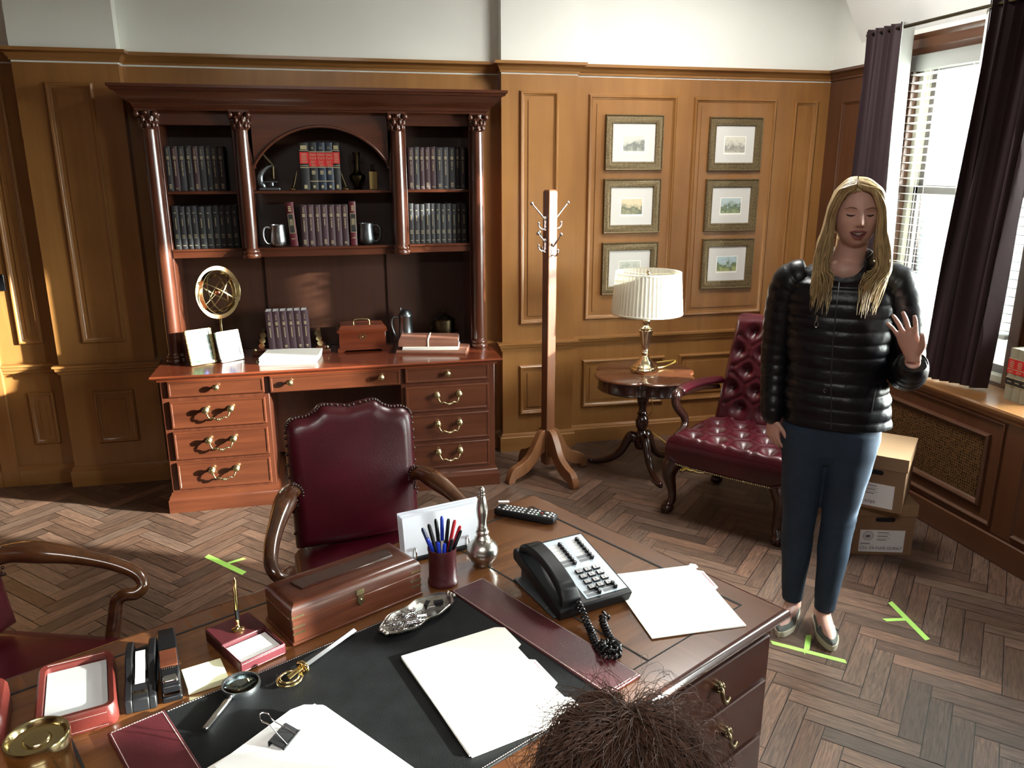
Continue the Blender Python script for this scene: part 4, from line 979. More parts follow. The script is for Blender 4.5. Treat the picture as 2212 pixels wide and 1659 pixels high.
# ------------------------------------------------------------------ tufted armchair
ac = thing('tufted_armchair', 'burgundy leather button-tufted armchair with carved dark legs behind the woman', 'armchair', (2.092, 3.552, 0), R(-52))
def tufted(b, fn, nu, nv, buttons, pitch):
    """fn(u,v,h)->point; h raised above the base; buttons list of (u,v)"""
    g = []
    for j in range(nv + 1):
        row_ = []
        for i in range(nu + 1):
            u, v = i / nu, j / nv
            ds = sorted(((u - bu) * pitch[0]) ** 2 + ((v - bv) * pitch[1]) ** 2 for bu, bv in buttons)
            d0, d1 = math.sqrt(ds[0]), math.sqrt(ds[1]) if len(ds) > 1 else 9
            pil = min(1, d0 / .075); h = .042 * (1 - (1 - pil) ** 2.0)
            cr = min(1, (d1 - d0) / .030)
            if d0 + d1 < .19: h -= .011 * (1 - cr) * min(1, d0 / .03)
            e = min(1, u / .06, (1 - u) / .06, v / .05, (1 - v) / .05); h *= max(0, e) ** .5
            row_.append(fn(u, v, h))
        g.append(row_)
    return b.rings(g, cap=False, closed=False)
b = MB()
def seatfn(u, v, h):
    x = lerp(-.315, .315, u) * lerp(1.0, .92, v); y = lerp(-.30, .27, v)
    return (x, y, .402 + h + .012 * math.sin(PI * u) * math.sin(PI * v))
bts = []
for j in range(4):
    for i in range(5 if j % 2 else 4): bts.append((((i + (.0 if j % 2 else .5)) / 4) * .86 + .07, .13 + .235 * j))
tufted(b, seatfn, 72, 64, bts, (.63, .57)); b.build('seat', burg, ac, smooth=70)
b = MB()
def rr_ring(z, g=0): return [(-.318 - g, -.302 - g, z), (.318 + g, -.302 - g, z), (.292 + g, .272, z), (-.292 - g, .272, z)]
b.rings([rr_ring(.285), rr_ring(.30, .004), rr_ring(.36, .006), rr_ring(.395, .002), [(x * .97, y * .97, .408) for x, y, z in rr_ring(.40)]]); b.build('seat_rail', burg, ac, smooth=40, bevel=.010, seg=3)
b = MB()
for i in range(60):
    t = i / 59; b.sphere((lerp(-.318, .318, t), -.3075, .292 - .006 * math.sin(PI * t)), .0052, 6); 
for s in (-1, 1):
    for i in range(50): t = i / 49; b.sphere((s * lerp(.3235, .297, t), lerp(-.30, .27, t), .292), .0052, 6)
b.build('nailhead_trim', oldbrass, ac, smooth=60)
b = MB()
def backfn(u, v, h):
    w_ = lerp(.290, .240, v); x = lerp(-w_, w_, u)
    y0 = .215 + .115 * v; return (x, y0 - h * 1.1, .40 + .585 * v + .012 * math.sin(PI * u) * v)
bts = []
for j in range(5):
    for i in range(4 if j % 2 else 3): bts.append((((i + (.0 if j % 2 else .5)) / 3) * .74 + .13, .16 + .175 * j))
tufted(b, backfn, 60, 72, bts, (.56, .58)); b.build('backrest', burg, ac, smooth=70)
b = MB(); b.rings([[(-.294, .216, .38), (.294, .216, .38), (.290, .30, .38), (-.290, .30, .38)], [(-.244, .330, .984), (.244, .330, .984), (.240, .385, .984), (-.240, .385, .984)], [(-.228, .340, .998), (.228, .340, .998), (.224, .378, .998), (-.224, .378, .998)]]); b.build('back_shell', burg, ac, smooth=30, bevel=.012, seg=3)
for s in (-1, 1):
    b = MB(); b.tube(spline([(s * .285, .24, .628), (s * .318, .10, .640), (s * .338, -.05, .640), (s * .340, -.135, .632)], 6), [.030] * 18 + [.026], 12, flat=.72, up=(0, 0, 1)); b.build('arm_pad', burg, ac, smooth=60)
    b = MB(); pts = spline([(s * .340, -.130, .622), (s * .342, -.172, .618), (s * .340, -.165, .560), (s * .330, -.085, .480), (s * .322, -.095, .425), (s * .316, -.20, .396)], 6)
    n = len(pts); b.tube(pts, [lerp(.028, .022, i / (n - 1)) for i in range(n)], 10, flat=.8, up=(1, 0, 0)); b.sphere((s * .340, -.165, .612), .030, 12, (.026, .030, .030)); b.tube([(s * .286, .23, .590), (s * .318, .08, .610), (s * .338, -.10, .612)], .014, 8); b.build('arm_support', legwood, ac, smooth=60)
def claw_leg(x, y, dx, dy):
    b = MB(); pts = spline([(x, y, .290), (x + dx * .018, y + dy * .018, .255), (x + dx * .022, y + dy * .022, .205), (x + dx * .004, y + dy * .004, .135), (x + dx * .000, y + dy * .000, .075), (x + dx * .018, y + dy * .018, .045)], 6)
    n = len(pts); b.tube(pts, [lerp(.056, .023, min(1, i / (n * .62))) for i in range(n)], 12); b.sphere((x + dx * .022, y + dy * .022, .030), .036, 12, (.036, .036, .0295))
    for k in range(4):
        a = math.atan2(dy, dx) + (k - 1.5) * .7; c = (x + dx * .022 + .026 * math.cos(a), y + dy * .022 + .026 * math.sin(a), .030); b.tube([(x + dx * .018 + .012 * math.cos(a), y + dy * .018 + .012 * math.sin(a), .058), c, (c[0] + .003 * math.cos(a), c[1] + .003 * math.sin(a), .006)], [.009, .010, .006], 6)
    for k in range(7):
        a = 2 * PI * k / 7; b.sphere((x + dx * .016 + .036 * math.cos(a), y + dy * .016 + .036 * math.sin(a), .255 - .01 * (k % 2)), .014, 6, (.011, .011, .022))
    b.build('leg', legwood, ac, smooth=60)
claw_leg(-.285, -.268, -.7, -.7); claw_leg(.285, -.268, .7, -.7); claw_leg(-.255, .24, -.6, .7); claw_leg(.255, .24, .6, .7)

# ------------------------------------------------------------------ two desk armchairs
def desk_chair(label, loc, rz):
    t = thing('desk_chair', label, 'chair', loc, rz, 'burgundy desk armchairs behind the desk')
    out = [(-.220, .50), (-.222, .70), (-.224, .83), (-.222, .905), (-.212, .935), (-.185, .950), (-.150, .952), (-.118, .966), (-.095, .984), (-.060, .982), (0, .972)]
    out = spline(out, 3); full = out + [(-x, z) for x, z in reversed(out[:-1])]
    def by(z): return -.02 + (z - .46) * .16
    b = MB(); N = len(full)
    def ring(k, off):
        res = []
        for x, z in full:
            cxx, czz_ = 0, .72; res.append((cxx + (x - cxx) * k, by(z) + off, czz_ + (z - czz_) * k))
        return res
    b.rings([ring(.80, -.050), ring(.90, -.045), ring(.965, -.030), ring(1, -.008), ring(1.0, .022), ring(.97, .035)]); b.build('backrest', burg, t, smooth=60)
    b = MB()
    for i in range(0, N, 1):
        x, z = full[i]
        if z > .54: b.sphere((x * 1.002, by(z) - .010, .72 + (z - .72) * 1.005), .0062, 6)
    b.build('nailhead_trim', legwood, t, smooth=60)
    b = MB(); q = [[(-.27, -.50, z), (.27, -.50, z), (.225, .0, z), (-.225, .0, z)] for z in (.395,)]
    rs = []
    for g_, z in ((0, .385), (.006, .40), (.006, .455), (-.01, .475), (-.06, .490), (-.15, .496)):
        rs.append([(-.262 - g_, -.49 - g_, z), (-.10, -.515 - g_, z), (.10, -.515 - g_, z), (.262 + g_, -.49 - g_, z), (.222 + g_, .02, z), (-.222 - g_, .02, z)])
    b.rings(rs); b.build('seat', burg, t, smooth=40, bevel=.008, seg=3)
    b = MB(); b.box(-.24, .24, -.47, .01, .335, .386); b.build('seat_frame', legwood, t, bevel=.01)
    for s in (-1, 1):
        b = MB()
        pts = spline([(s * .205, .012, .705), (s * .238, -.045, .716), (s * .258, -.12, .715), (s * .292, -.21, .694), (s * .322, -.30, .664), (s * .334, -.365, .632), (s * .322, -.392, .604), (s * .300, -.382, .588), (s * .285, -.355, .588),
                      (s * .276, -.335, .572), (s * .270, -.325, .52), (s * .258, -.315, .45), (s * .250, -.31, .37)], 6)
        n = len(pts); rad = []
        for i in range(n):
            q_ = i / (n - 1); rad.append(lerp(.033, .019, min(1, q_ / .5)) + .009 * math.exp(-((q_ - .16) / .07) ** 2) + .004 * max(0, q_ - .75) * 4)
        b.tube(pts, rad, 14, flat=.82); b.build('arm', armwood, t, smooth=60)
        b = MB()
        for k in range(14):
            a = 2 * PI * k / 14; b.sphere((s * (.212 - .002) + s * .010 * 0 + .0 * a, by(.70) - .02 + .036 * math.cos(a), .70 + .040 * math.sin(a)), .0055, 6)
        for k in range(12):
            a = PI / 2 + PI * (k + .5) / 12; b.sphere((s * (.222 + .036 * math.cos(a)), by(.70) - .052 + .006, .70 + .042 * math.sin(a)), .0058, 6)
        b.build('arm_nailheads', legwood, t, smooth=60)
    b = MB(); b.lathe([(.045, .10), (.05, .13), (.03, .16), (.028, .33), (.06, .336)], 16, (0, -.22, 0)); b.build('swivel_post', legwood, t, smooth=50)
    for k in range(4):
        a = R(45 + 90 * k); b = MB(); b.tube(spline([(.02 * math.cos(a), -.22 + .02 * math.sin(a), .135), (.14 * math.cos(a), -.22 + .14 * math.sin(a), .125), (.27 * math.cos(a), -.22 + .27 * math.sin(a), .065)], 5), .022, 8); b.sphere((.28 * math.cos(a), -.22 + .28 * math.sin(a), .030), .029, 10); b.build('leg', legwood, t, smooth=60)
    return t
ch1 = desk_chair('burgundy leather armchair behind the desk in front of the credenza kneehole', (.045, 2.670, 0), R(9.5))
ch2 = dup(ch1, (-1.075, 2.130, 0), R(66), 'burgundy leather armchair at the left edge, turned towards the desk')

# ------------------------------------------------------------------ cardboard boxes
def carton(label, loc, rz, num, seal):
    t = thing('archive_box', label, 'box', loc, rz, 'stacked cardboard archive boxes')
    w_, d_, h_ = .285, .36, .262
    b = MB(); b.box(-w_ / 2 + .006, w_ / 2 - .006, .006, d_ - .006, 0, h_ - .004); b.build('body', card, t, smooth=0)
    b = MB(); b.box(-w_ / 2, w_ / 2, 0, d_, h_ - .068, h_ - .060) if 0 else None
    b.rings([[(-w_ / 2, 0, h_ - .062), (w_ / 2, 0, h_ - .062), (w_ / 2, d_, h_ - .062), (-w_ / 2, d_, h_ - .062)], [(-w_ / 2, 0, h_), (w_ / 2, 0, h_), (w_ / 2, d_, h_), (-w_ / 2, d_, h_)]])
    b.box(-.05, .05, -.0008, .006, h_ - .008, h_ + .0006); b.build('lid', cardlid, t, smooth=0, bevel=.0012)
    b = MB(); b.prism([(.011 * math.cos(a) + (.034 if math.cos(a) > 0 else -.034), .011 * math.sin(a)) for a in [2 * PI * k / 24 for k in range(24)]], 0, .0008, 'z')
    b.v = [(x, .0052 - z, y + h_ - .082) for x, y, z in b.v]; b.build('hand_hole', darkhole, t, smooth=0)
    b = MB(); b.box(-.108, .098, .0046, .0058, .014, .126); lb = b.build('label', whitepaper, t, smooth=0)
    text('case_number', num, .0225, greyink, lb, (-.104, .0044, .033), (PI / 2, 0, 0), align='LEFT')
    b = MB()
    for k, wd in enumerate((.052, .060, .048, .060, .044)): b.box(-.028, -.028 + wd, .0042, .0050, .112 - .0095 * k, .1145 - .0095 * k + (.001 if k % 2 == 0 else -.0012))
    b.box(-.102, -.058, .0042, .005, .054, .058); b.box(-.102, -.042, .0042, .005, .0485, .0492); b.build('small_print', greyink, lb, smooth=0)
    if seal:
        b = MB(); cx_, cz_ = -.070, .096
        for r0, r1 in ((.0225, .0245), (.0150, .0165)):
            ring = []
            for k in range(33):
                a = 2 * PI * k / 32; ring.append([(cx_ + r0 * math.cos(a), .0044, cz_ + r0 * math.sin(a)), (cx_ + r1 * math.cos(a), .0044, cz_ + r1 * math.sin(a))])
            b.rings(ring, cap=False, closed=False)
        for k in range(20):
            a = 2 * PI * k / 20; b.box(cx_ + .0195 * math.cos(a) - .0012, cx_ + .0195 * math.cos(a) + .0012, .0042, .005, cz_ + .0195 * math.sin(a) - .0014, cz_ + .0195 * math.sin(a) + .0014)
        b.prism([(cz_ - .009, cx_ - .010), (cz_ - .009, cx_ + .008), (cz_ + .001, cx_ + .011), (cz_ + .009, cx_ + .002), (cz_ + .003, cx_ - .004), (cz_ + .006, cx_ - .011)], .0043, .005, 'y')
        b.build('round_seal', greyink, lb, smooth=0)
    return t
carton('lower brown archive box with case label and round seal, on the floor', (2.475, 2.927, 0), R(-17), 'CN: 04-NAR-024067', True)
carton('upper brown archive box set askew on the lower one, behind the woman', (2.352, 2.905, .2625), R(-45), '      C-019789', False)

# ------------------------------------------------------------------ tape marks and scraps on the floor
def tape(label, segs):
    t = thing('tape_mark', label, 'tape', (segs[0][0][0], segs[0][0][1], 0), 0, 'lime tape marks on the floor'); o = Vector((segs[0][0][0], segs[0][0][1], 0))
    for i, (a, c, w_) in enumerate(segs):
        A_, B_ = Vector((*a, 0)) - o, Vector((*c, 0)) - o; d = (B_ - A_).normalized(); n = Vector((-d.y, d.x, 0)) * w_ / 2; z0 = .0004 + .0003 * i; z1 = z0 + .0004
        b = MB(); q = [A_ - n + d * .012, B_ - n, B_ + n - d * .008, A_ + n]
        b.add([(p.x, p.y, z0) for p in q] + [(p.x, p.y, z1) for p in q], [(3, 2, 1, 0), (4, 5, 6, 7), (0, 1, 5, 4), (1, 2, 6, 5), (2, 3, 7, 6), (3, 0, 4, 7)]); b.build('tape_strip', tape_green, t, smooth=0)
tape("lime tape mark by the woman's feet beside the desk corner", [((1.580, 2.402), (1.792, 2.221), .022), ((1.685, 2.318), (1.756, 2.412), .020), ((1.671, 2.300), (1.667, 2.306), .012)])
tape('lime tape mark alone on the open floor at the right', [((2.232, 2.556), (2.186, 2.272), .024), ((2.211, 2.419), (2.112, 2.436), .020), ((2.240, 2.420), (2.248, 2.416), .012)])
tape('lime tape mark on the floor behind the desk at left', [((-.655, 3.655), (-.458, 3.430), .030), ((-.553, 3.545), (-.470, 3.585), .020), ((-.566, 3.515), (-.560, 3.522), .012)])
b = MB(); b.box(-.030, .030, -.008, .008, 0, .006)
tag(b.build('white_tape_scrap', whiteplastic, None, bevel=.001, loc=(.86, 3.94, .0002), rot=(0, 0, R(-12))), 'small white strip lying on the floor behind the desk corner', 'strip')
# ------------------------------------------------------------------ the big desk
DA = R(27.4); DO = Vector((.602, 2.302, 0)); ZD = .76
def DK(u, v, z=ZD):
    return (DO.x - u * math.cos(DA) + v * math.sin(DA), DO.y - u * math.sin(DA) - v * math.cos(DA), z)
dk = thing('executive_desk', 'large walnut executive desk with inset top and brass-handled drawers in the foreground', 'desk', tuple(DO), DA)
LX, DY = 1.83, .918
def ring_r(x0, x1, y0, y1, z): return [(x0, y0, z), (x1, y0, z), (x1, y1, z), (x0, y1, z)]
bw, bn = .072, .088
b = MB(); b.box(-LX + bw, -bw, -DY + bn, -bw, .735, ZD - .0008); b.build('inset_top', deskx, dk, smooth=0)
b = MB()                                     # mitred border with moulded edge
def bord(z_in):
    return
inn = ring_r(-LX + bw + .002, -bw - .002, -DY + bn + .002, -bw - .002, ZD)
b.rings([[(x, y, ZD - .006) for x, y, z in inn], inn, ring_r(-LX + .012, -.012, -DY + .012, -.012, ZD)], cap=False)
b.build('top_border', desky, dk, smooth=0)
b = MB()
b.rings([ring_r(-LX + .012, -.012, -DY + .012, -.012, ZD), ring_r(-LX + .006, -.006, -DY + .006, -.006, ZD - .001), ring_r(-LX, 0, -DY, 0, ZD - .006), ring_r(-LX - .003, .003, -DY - .003, .003, ZD - .014), ring_r(-LX, 0, -DY, 0, ZD - .022),
         ring_r(-LX + .010, -.010, -DY + .010, -.010, ZD - .026), ring_r(-LX + .014, -.014, -DY + .014, -.014, ZD - .038), ring_r(-LX + .03, -.03, -DY + .03, -.03, ZD - .040)], cap=False)
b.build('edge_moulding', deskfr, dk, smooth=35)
b = MB()
for a0, a1, c0, c1 in ((-LX + bw - .001, -bw + .001, -bw - .003, -bw + .0026), (-LX + bw - .001, -bw + .001, -DY + bn - .0022, -DY + bn + .001)): b.box(a0, a1, c0, c1, ZD - .003, ZD + .0004)
for a0, a1 in ((-bw - .004, -bw + .0026), (-LX + bw - .0022, -LX + bw + .001)): b.box(a0, a1, -DY + bn, -bw, ZD - .003, ZD + .0002)
for x in (-.415, -LX + .415): b.box(x - .0022, x + .0022, -DY + bn, -bw, ZD - .003, ZD + .0003)
b.build('inlay_groove', darkhole, dk, smooth=0)
b = MB()
for x0, x1 in ((-.475, -.024), (-LX + .024, -LX + .475)): b.box(x0, x1, -DY + .030, -.030, .06, .722)
b.box(-LX + .46, -.46, -.50, -.47, .2, .722); b.box(-LX + .46, -.46, -DY + .030, -.030, .60, .722)
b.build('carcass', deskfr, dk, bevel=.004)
b = MB()
for x0, x1 in ((-.475, -.024), (-LX + .024, -LX + .475)):
    MB().box(x0 - .012, x1 + .012, -DY + .018, -.018, 0, .062).build('plinth', deskfr, dk, bevel=.008)
bronze_h = plain('tarnished_brass_handle', (0.20, 0.155, 0.085), 0.35, 1.0, var=.3, vscale=60)
def desk_drawer(x0, x1, z0, z1, hx):
    y = -DY + .030; d = MB()
    d.rings([[(x0, y + .004, z0), (x1, y + .004, z0), (x1, y + .004, z1), (x0, y + .004, z1)], [(x0, y - .007, z0), (x1, y - .007, z0), (x1, y - .007, z1), (x0, y - .007, z1)], [(x0 + .0025, y - .010, z0 + .0025), (x1 - .0025, y - .010, z0 + .0025), (x1 - .0025, y - .010, z1 - .0025), (x0 + .0025, y - .010, z1 - .0025)],
             [(x0 + .016, y - .009, z0 + .016), (x1 - .016, y - .009, z0 + .016), (x1 - .016, y - .009, z1 - .016), (x0 + .016, y - .009, z1 - .016)]])
    o = d.build('drawer', deskfr, dk, smooth=20)
    for x in hx:
        zc = (z0 + z1) / 2 + .008; k = MB()
        for r_, yy in ((.012, -.014), (.016, -.017)): k.tube([(x, y + .0, zc), (x, y + yy, zc)], [.013, r_ * .8], 10)
        k.tube(spline([(x - .002, y - .016, zc + .002), (x - .012, y - .030, zc + .006), (x - .014, y - .036, zc - .012), (x - .002, y - .036, zc - .026), (x + .014, y - .032, zc - .022)], 5), [.005] * 21, 8)
        for q in range(7):
            a = 2 * PI * q / 7; k.sphere((x + .009 * math.cos(a), y - .018, zc + .009 * math.sin(a)), .0055, 6)
        k.build('drawer_handle', bronze_h, o, smooth=60)
for x0, x1 in ((-.455, -.044), (-LX + .044, -LX + .455)):
    xm = (x0 + x1) / 2
    desk_drawer(x0, x1, .592, .700, (xm,)); desk_drawer(x0, x1, .432, .576, (xm + .045,)); desk_drawer(x0, x1, .10, .416, (xm,))
desk_drawer(-LX + .47, -.47, .61, .70, (-LX + .75, -.75))

# ------------------------------------------------------------------ what lies on the desk
def on(u, v, name, label, cat, rz=0.0, z=ZD, group=None): return thing(name, label, cat, DK(u, v, z + .0004), DA + R(rz), group)
zb = .0052
bl_ = on(.9165, .594, 'desk_blotter', 'black leather desk blotter with stitched burgundy side panels', 'blotter')
MB().box(-.443, .443, -.262, .262, 0, .005).build('pad', blackleather, bl_, bevel=.002)
for s in (-1, 1):
    b = MB(); b.box(min(s * .445, s * .342), max(s * .445, s * .342), -.264, .264, .0005, .0078); pn = b.build('side_panel', burgbr, bl_, bevel=.0025)
    b = MB(); n = 100
    for x in (s * .347, s * .440):
        for k in range(n): y = lerp(-.258, .258, k / n); b.box(x - .0006, x + .0006, y, y + .0032, .0076, .0084)
    for y in (-.259, .259):
        for k in range(19): x = s * (.347 + .093 * k / 19); b.box(min(x, x + s * .0034), max(x, x + s * .0034), y - .0006, y + .0006, .0076, .0084)
    b.build('stitching', thread, pn, smooth=0)
b = MB()
for y in (-.257, .257):
    for k in range(130): x = lerp(-.338, .338, k / 130); b.box(x, x + .0032, y - .0006, y + .0006, .0048, .0056)
b.build('stitching', thread, bl_, smooth=0)

def folder_shape(w_, h_, tabs):
    """outline, long side h_ along y; tabs stick out at +x"""
    pts = [(-w_ / 2 + .004, -h_ / 2), (w_ / 2 - .004, -h_ / 2)]; x1 = w_ / 2
    for a, c in tabs: pts += [(x1, a), (x1 + .012, a + .008), (x1 + .012, c - .008), (x1, c)]
    return pts + [(x1 - .008, h_ / 2), (-w_ / 2 + .004, h_ / 2)]
def folders(spec, group, cx, cy, rz, z, w_, h_):
    for i, (label, tabs, dz, dx, dy, dr, line) in enumerate(spec):
        p = DK(cx, cy, z)
        root = thing('card_folder', label, 'folder', (p[0] + dx, p[1] + dy, z + dz), DA + R(rz + dr), group)
        MB().prism(folder_shape(w_, h_, tabs), 0, .0016, 'z').build('cover', cream, root, smooth=0)
        if line:
            a, c = tabs[0]; b = MB(); b.box(w_ / 2 + .004, w_ / 2 + .0115, a + .012, c - .012, .0016, .0020); l = b.build('tab_label', whitepaper, root, smooth=0)
            b = MB(); b.box(w_ / 2 + .0045, w_ / 2 + .0065, a + .014, c - .014, .0019, .0023); b.build('pink_stripe', pinkline, l, smooth=0)
folders([('bottom cream folder of the blotter stack, just showing its tab', [(-.150, -.110)], .0004, .001, -.001, .4, False),
         ('middle cream folder on the blotter with a pink-striped label tab', [(-.075, .030)], .0024, 0, 0, -.6, True),
         ('top cream folder of the pile lying on the right half of the blotter', [(.075, .165)], .0044, 0, 0, 0, False)], 'cream folders on the blotter', .739, .675, -11.5, ZD + zb + .0006, .238, .338)
folders([('lower cream folder by the desk corner with a pink-striped tab', [(.02, .12)], .0004, 0, 0, 0, True),
         ('upper cream folder lying by the desk corner next to the telephone', [(.125, .155)], .0024, -.003, -.002, 0.8, False)], 'cream folders by the desk corner', .176, .708, -28, ZD, .240, .292)
# paper stack with binder clip
ps = on(1.128, .690, 'paper_stack', 'thick stack of white papers at the bottom edge, on a beige folder', 'papers', 9, ZD + .0082)
b = MB(); b.box(-.150, .125, -.19, .165, 0, .002); b.build('folder', cream, ps, smooth=0)
b = MB(); rq = random.Random(4)
for k in range(11):
    dx, dy = rq.uniform(-.0025, .0025), rq.uniform(-.003, .003); z = .0025 + .0019 * k
    b.prism([(-.100 + dx, -.175 + dy), (.118 + dx, -.175 + dy), (.118 + dx, .125 + dy), (.095 + dx, .153 + dy), (.070 + dx, .160 + dy), (-.100 + dx, .135 + dy)], z, z + .0017, 'z')
b.build('sheets', whitepaper, ps, smooth=0)
b = MB(); b.box(-.155, -.102, -.10, .07, .0022, .0034); b.build('under_sheet', envpaper, ps, smooth=0)
bc = on(1.128, .590, 'binder_clip', 'large black binder clip on the left side of the paper stack', 'binder clip', 32, ZD + .0082 + .021)
b = MB(); b.rings([[(-.025, -.012, .004), (.025, -.012, .004), (.025, -.014, .0055), (-.025, -.014, .0055)], [(-.025, .014, .0135), (.025, .014, .0135), (.025, .014, .0155), (-.025, .014, .0155)], [(-.025, .0165, .012), (.025, .0165, .012), (.025, .0185, .0125), (-.025, .0185, .0125)],
                    [(-.025, .0165, -.012), (.025, .0165, -.012), (.025, .0185, -.0125), (-.025, .0185, -.0125)]]); b.tube([(-.026, -.013, .005), (.026, -.013, .005)], .0022, 8); b.build('clip_body', blackplastic, bc, smooth=20)
b = MB(); b.tube(spline([(-.014, -.013, .006), (-.011, .004, .017), (-.006, .026, .031), (-.010, .040, .040), (0, .048, .045), (.010, .040, .040), (.006, .026, .031), (.011, .004, .017), (.014, -.013, .006)], 5), .0012, 6); b.build('wire_handle', chrome, bc, smooth=60)
# magnifying glass
mg = on(1.118, .360, 'magnifying_glass', 'magnifying glass with chrome rim and handle lying on the blotter', 'magnifying glass', 0, ZD + zb)
hd = Vector((-.105, -.085, 0)).normalized()
b = MB(); b.lathe([(.0345, 0), (.0375, 0), (.0385, .006), (.0375, .013), (.0345, .013), (.0345, 0)], 48, cap=False); b.build('rim', steel, mg, smooth=40)
b = MB(); b.lathe([(.002, .003), (.0345, .005), (.0345, .008), (.002, .011)], 40); b.build('lens', lensglass, mg, smooth=60)
b = MB(); p0 = hd * .038; b.tube([tuple(p0 + Vector((0, 0, .0065))), tuple(hd * .050 + Vector((0, 0, .0065)))], .0035, 8); b.tube([tuple(hd * .050 + Vector((0, 0, .0065))), tuple(hd * .052 + Vector((0, 0, .0065))), tuple(hd * .13 + Vector((0, 0, .0065))), tuple(hd * .134 + Vector((0, 0, .0065)))], [.004, .0058, .0062, .004], 12); b.build('handle', chrome, mg, smooth=40)
# letter opener with knotted gold ring
lo = on(1.020, .402, 'letter_opener', 'steel letter opener with a knotted gold ring handle on the blotter', 'letter opener', 21, ZD + zb)
b = MB(); b.rings([[(x, w_ * c, .012 + t_ * s_ - .0045 * (x - .03) / .17) for c, s_ in ((-1, 0), (0, 1), (1, 0), (0, -1))] for x, w_, t_ in ((.028, .0055, .0045), (.034, .0068, .0045), (.165, .0078, .004), (.185, .0085, .004), (.186, .0085, .004))]); b.build('blade', steel, lo, smooth=20)
b = MB()
for r, z in ((.027, .008), (.021, .013)): b.tube([(-.016 + r * math.cos(2 * PI * k / 28), r * .85 * math.sin(2 * PI * k / 28), z) for k in range(29)], .0026, 8)
b.tube([(-.018, .004, .013), (.028, .004, .015)], .0028, 8); b.tube([(-.022, -.004, .013), (.028, -.004, .015)], .0028, 8)
b.tube([(.022, .013 * math.cos(2 * PI * k / 16), .012 + .010 * math.sin(2 * PI * k / 16)) for k in range(17)], .0045, 8); b.build('knotted_ring', gold, lo, smooth=60)
# rosewood pen box
bx = on(.800, .218, 'wooden_box', 'long rosewood box with brass clasp and inlaid corners, on the far side of the desk', 'box', 0)
hw, hd_ = .173, .072
b = MB(); b.box(-hw + .004, hw - .004, -hd_ + .003, hd_ - .003, .006, .060); b.box(-hw, hw, -hd_, hd_, .0, .008); b.build('body', boxwood, bx, bevel=.0025)
b = MB(); b.rings([ring_r(-hw + .004, hw - .004, -hd_ + .003, hd_ - .003, .0608), ring_r(-hw + .004, hw - .004, -hd_ + .003, hd_ - .003, .080), ring_r(-hw + .008, hw - .008, -hd_ + .007, hd_ - .007, .090), ring_r(-hw + .018, hw - .018, -hd_ + .017, hd_ - .017, .0975), ring_r(-hw + .030, hw - .030, -hd_ + .028, hd_ - .028, .0995)]); b.build('lid', boxwood, bx, smooth=50)
b = MB(); b.prism([(-.120, -.022), (.120, -.022), (.128, .022), (-.128, .022)], .099, .105, 'z'); b.build('lid_plaque', legwood, bx, bevel=.0015)
b = MB()
for s in (-1, 1):
    for z in (.028, .043, .068): b.box(s * (hw - .033), s * (hw - .0035), -hd_ + .0022, -hd_ + .004, z - .0022, z + .0022) if s > 0 else b.box(-(hw - .0035), -(hw - .033), -hd_ + .0022, -hd_ + .004, z - .0022, z + .0022)
b.build('corner_inlay', oldbrass, bx, smooth=0)
b = MB(); b.box(-.010, .010, -hd_ + .0008, -hd_ + .003, .064, .078); b.prism([(.036, 0), (.047, .009), (.062, .006), (.062, -.006), (.047, -.009)], -hd_ - .0002, -hd_ + .003, 'y'); b.sphere((0, -hd_, .052), .003, 8); b.build('clasp', oldbrass, bx, smooth=20)
# clip tray
ct = on(.700, .378, 'clip_tray', 'ornate pewter tray full of paper clips at the top of the blotter', 'tray', 9, ZD + zb)
def trring(k, z, n=64):
    o = []
    for i in range(n):
        a = 2 * PI * i / n; w_ = 1 + .10 * math.cos(2 * a) - .20 * math.cos(2 * a) * 0 ; r = .042 * (1 - .22 * math.exp(-((math.cos(a)) / .25) ** 2)) * (1 + .035 * math.cos(9 * a))
        o.append((.108 * k * math.cos(a) * (1 + .02 * math.cos(9 * a)), r * 1.16 * k * math.sin(a), z))
    return o
b = MB(); b.rings([trring(.62, 0), trring(.80, .004), trring(.95, .011), trring(1.0, .014), trring(1.0, .016), trring(.94, .0145), trring(.90, .0155), trring(.80, .009), trring(.66, .004)], cap=True)
for s in (-1, 1):
    for k in (-1, 0, 1): b.sphere((s * .106, .010 * k, .0145), .0055, 8)
b.build('dish', silver, ct, smooth=60)
rq = random.Random(9)
def clip_wire(b, c, a, tilt, s=1.0):
    M = Matrix.Translation(c) @ Matrix.Rotation(a, 4, 'Z') @ Matrix.Rotation(tilt, 4, 'X'); o = MB(M)
    o.tube([(p[0] * s, p[1] * s, 0) for p in ((-.010, -.003), (.010, -.003), (.013, 0), (.010, .003), (-.012, .003), (-.015, .0003), (-.012, -.002), (.007, -.002), (.009, .0), (.007, .0015), (-.008, .0015))], .0006, 4)
    b.add(o.v, o.f)
b = MB()
for i in range(150):
    clip_wire(b, Vector((rq.uniform(-.078, -.005), rq.uniform(-.024, .022), .007 + rq.uniform(0, .013))), rq.uniform(0, 6.3), rq.uniform(-.6, .6))
o = b.build('paper_clips', chrome, None, smooth=0, loc=DK(.700, .378, ZD + zb), rot=(0, 0, DA + R(9))); tag(o, 'heap of small silver paper clips in the left half of the pewter tray', 'paper clips', None, 'stuff')
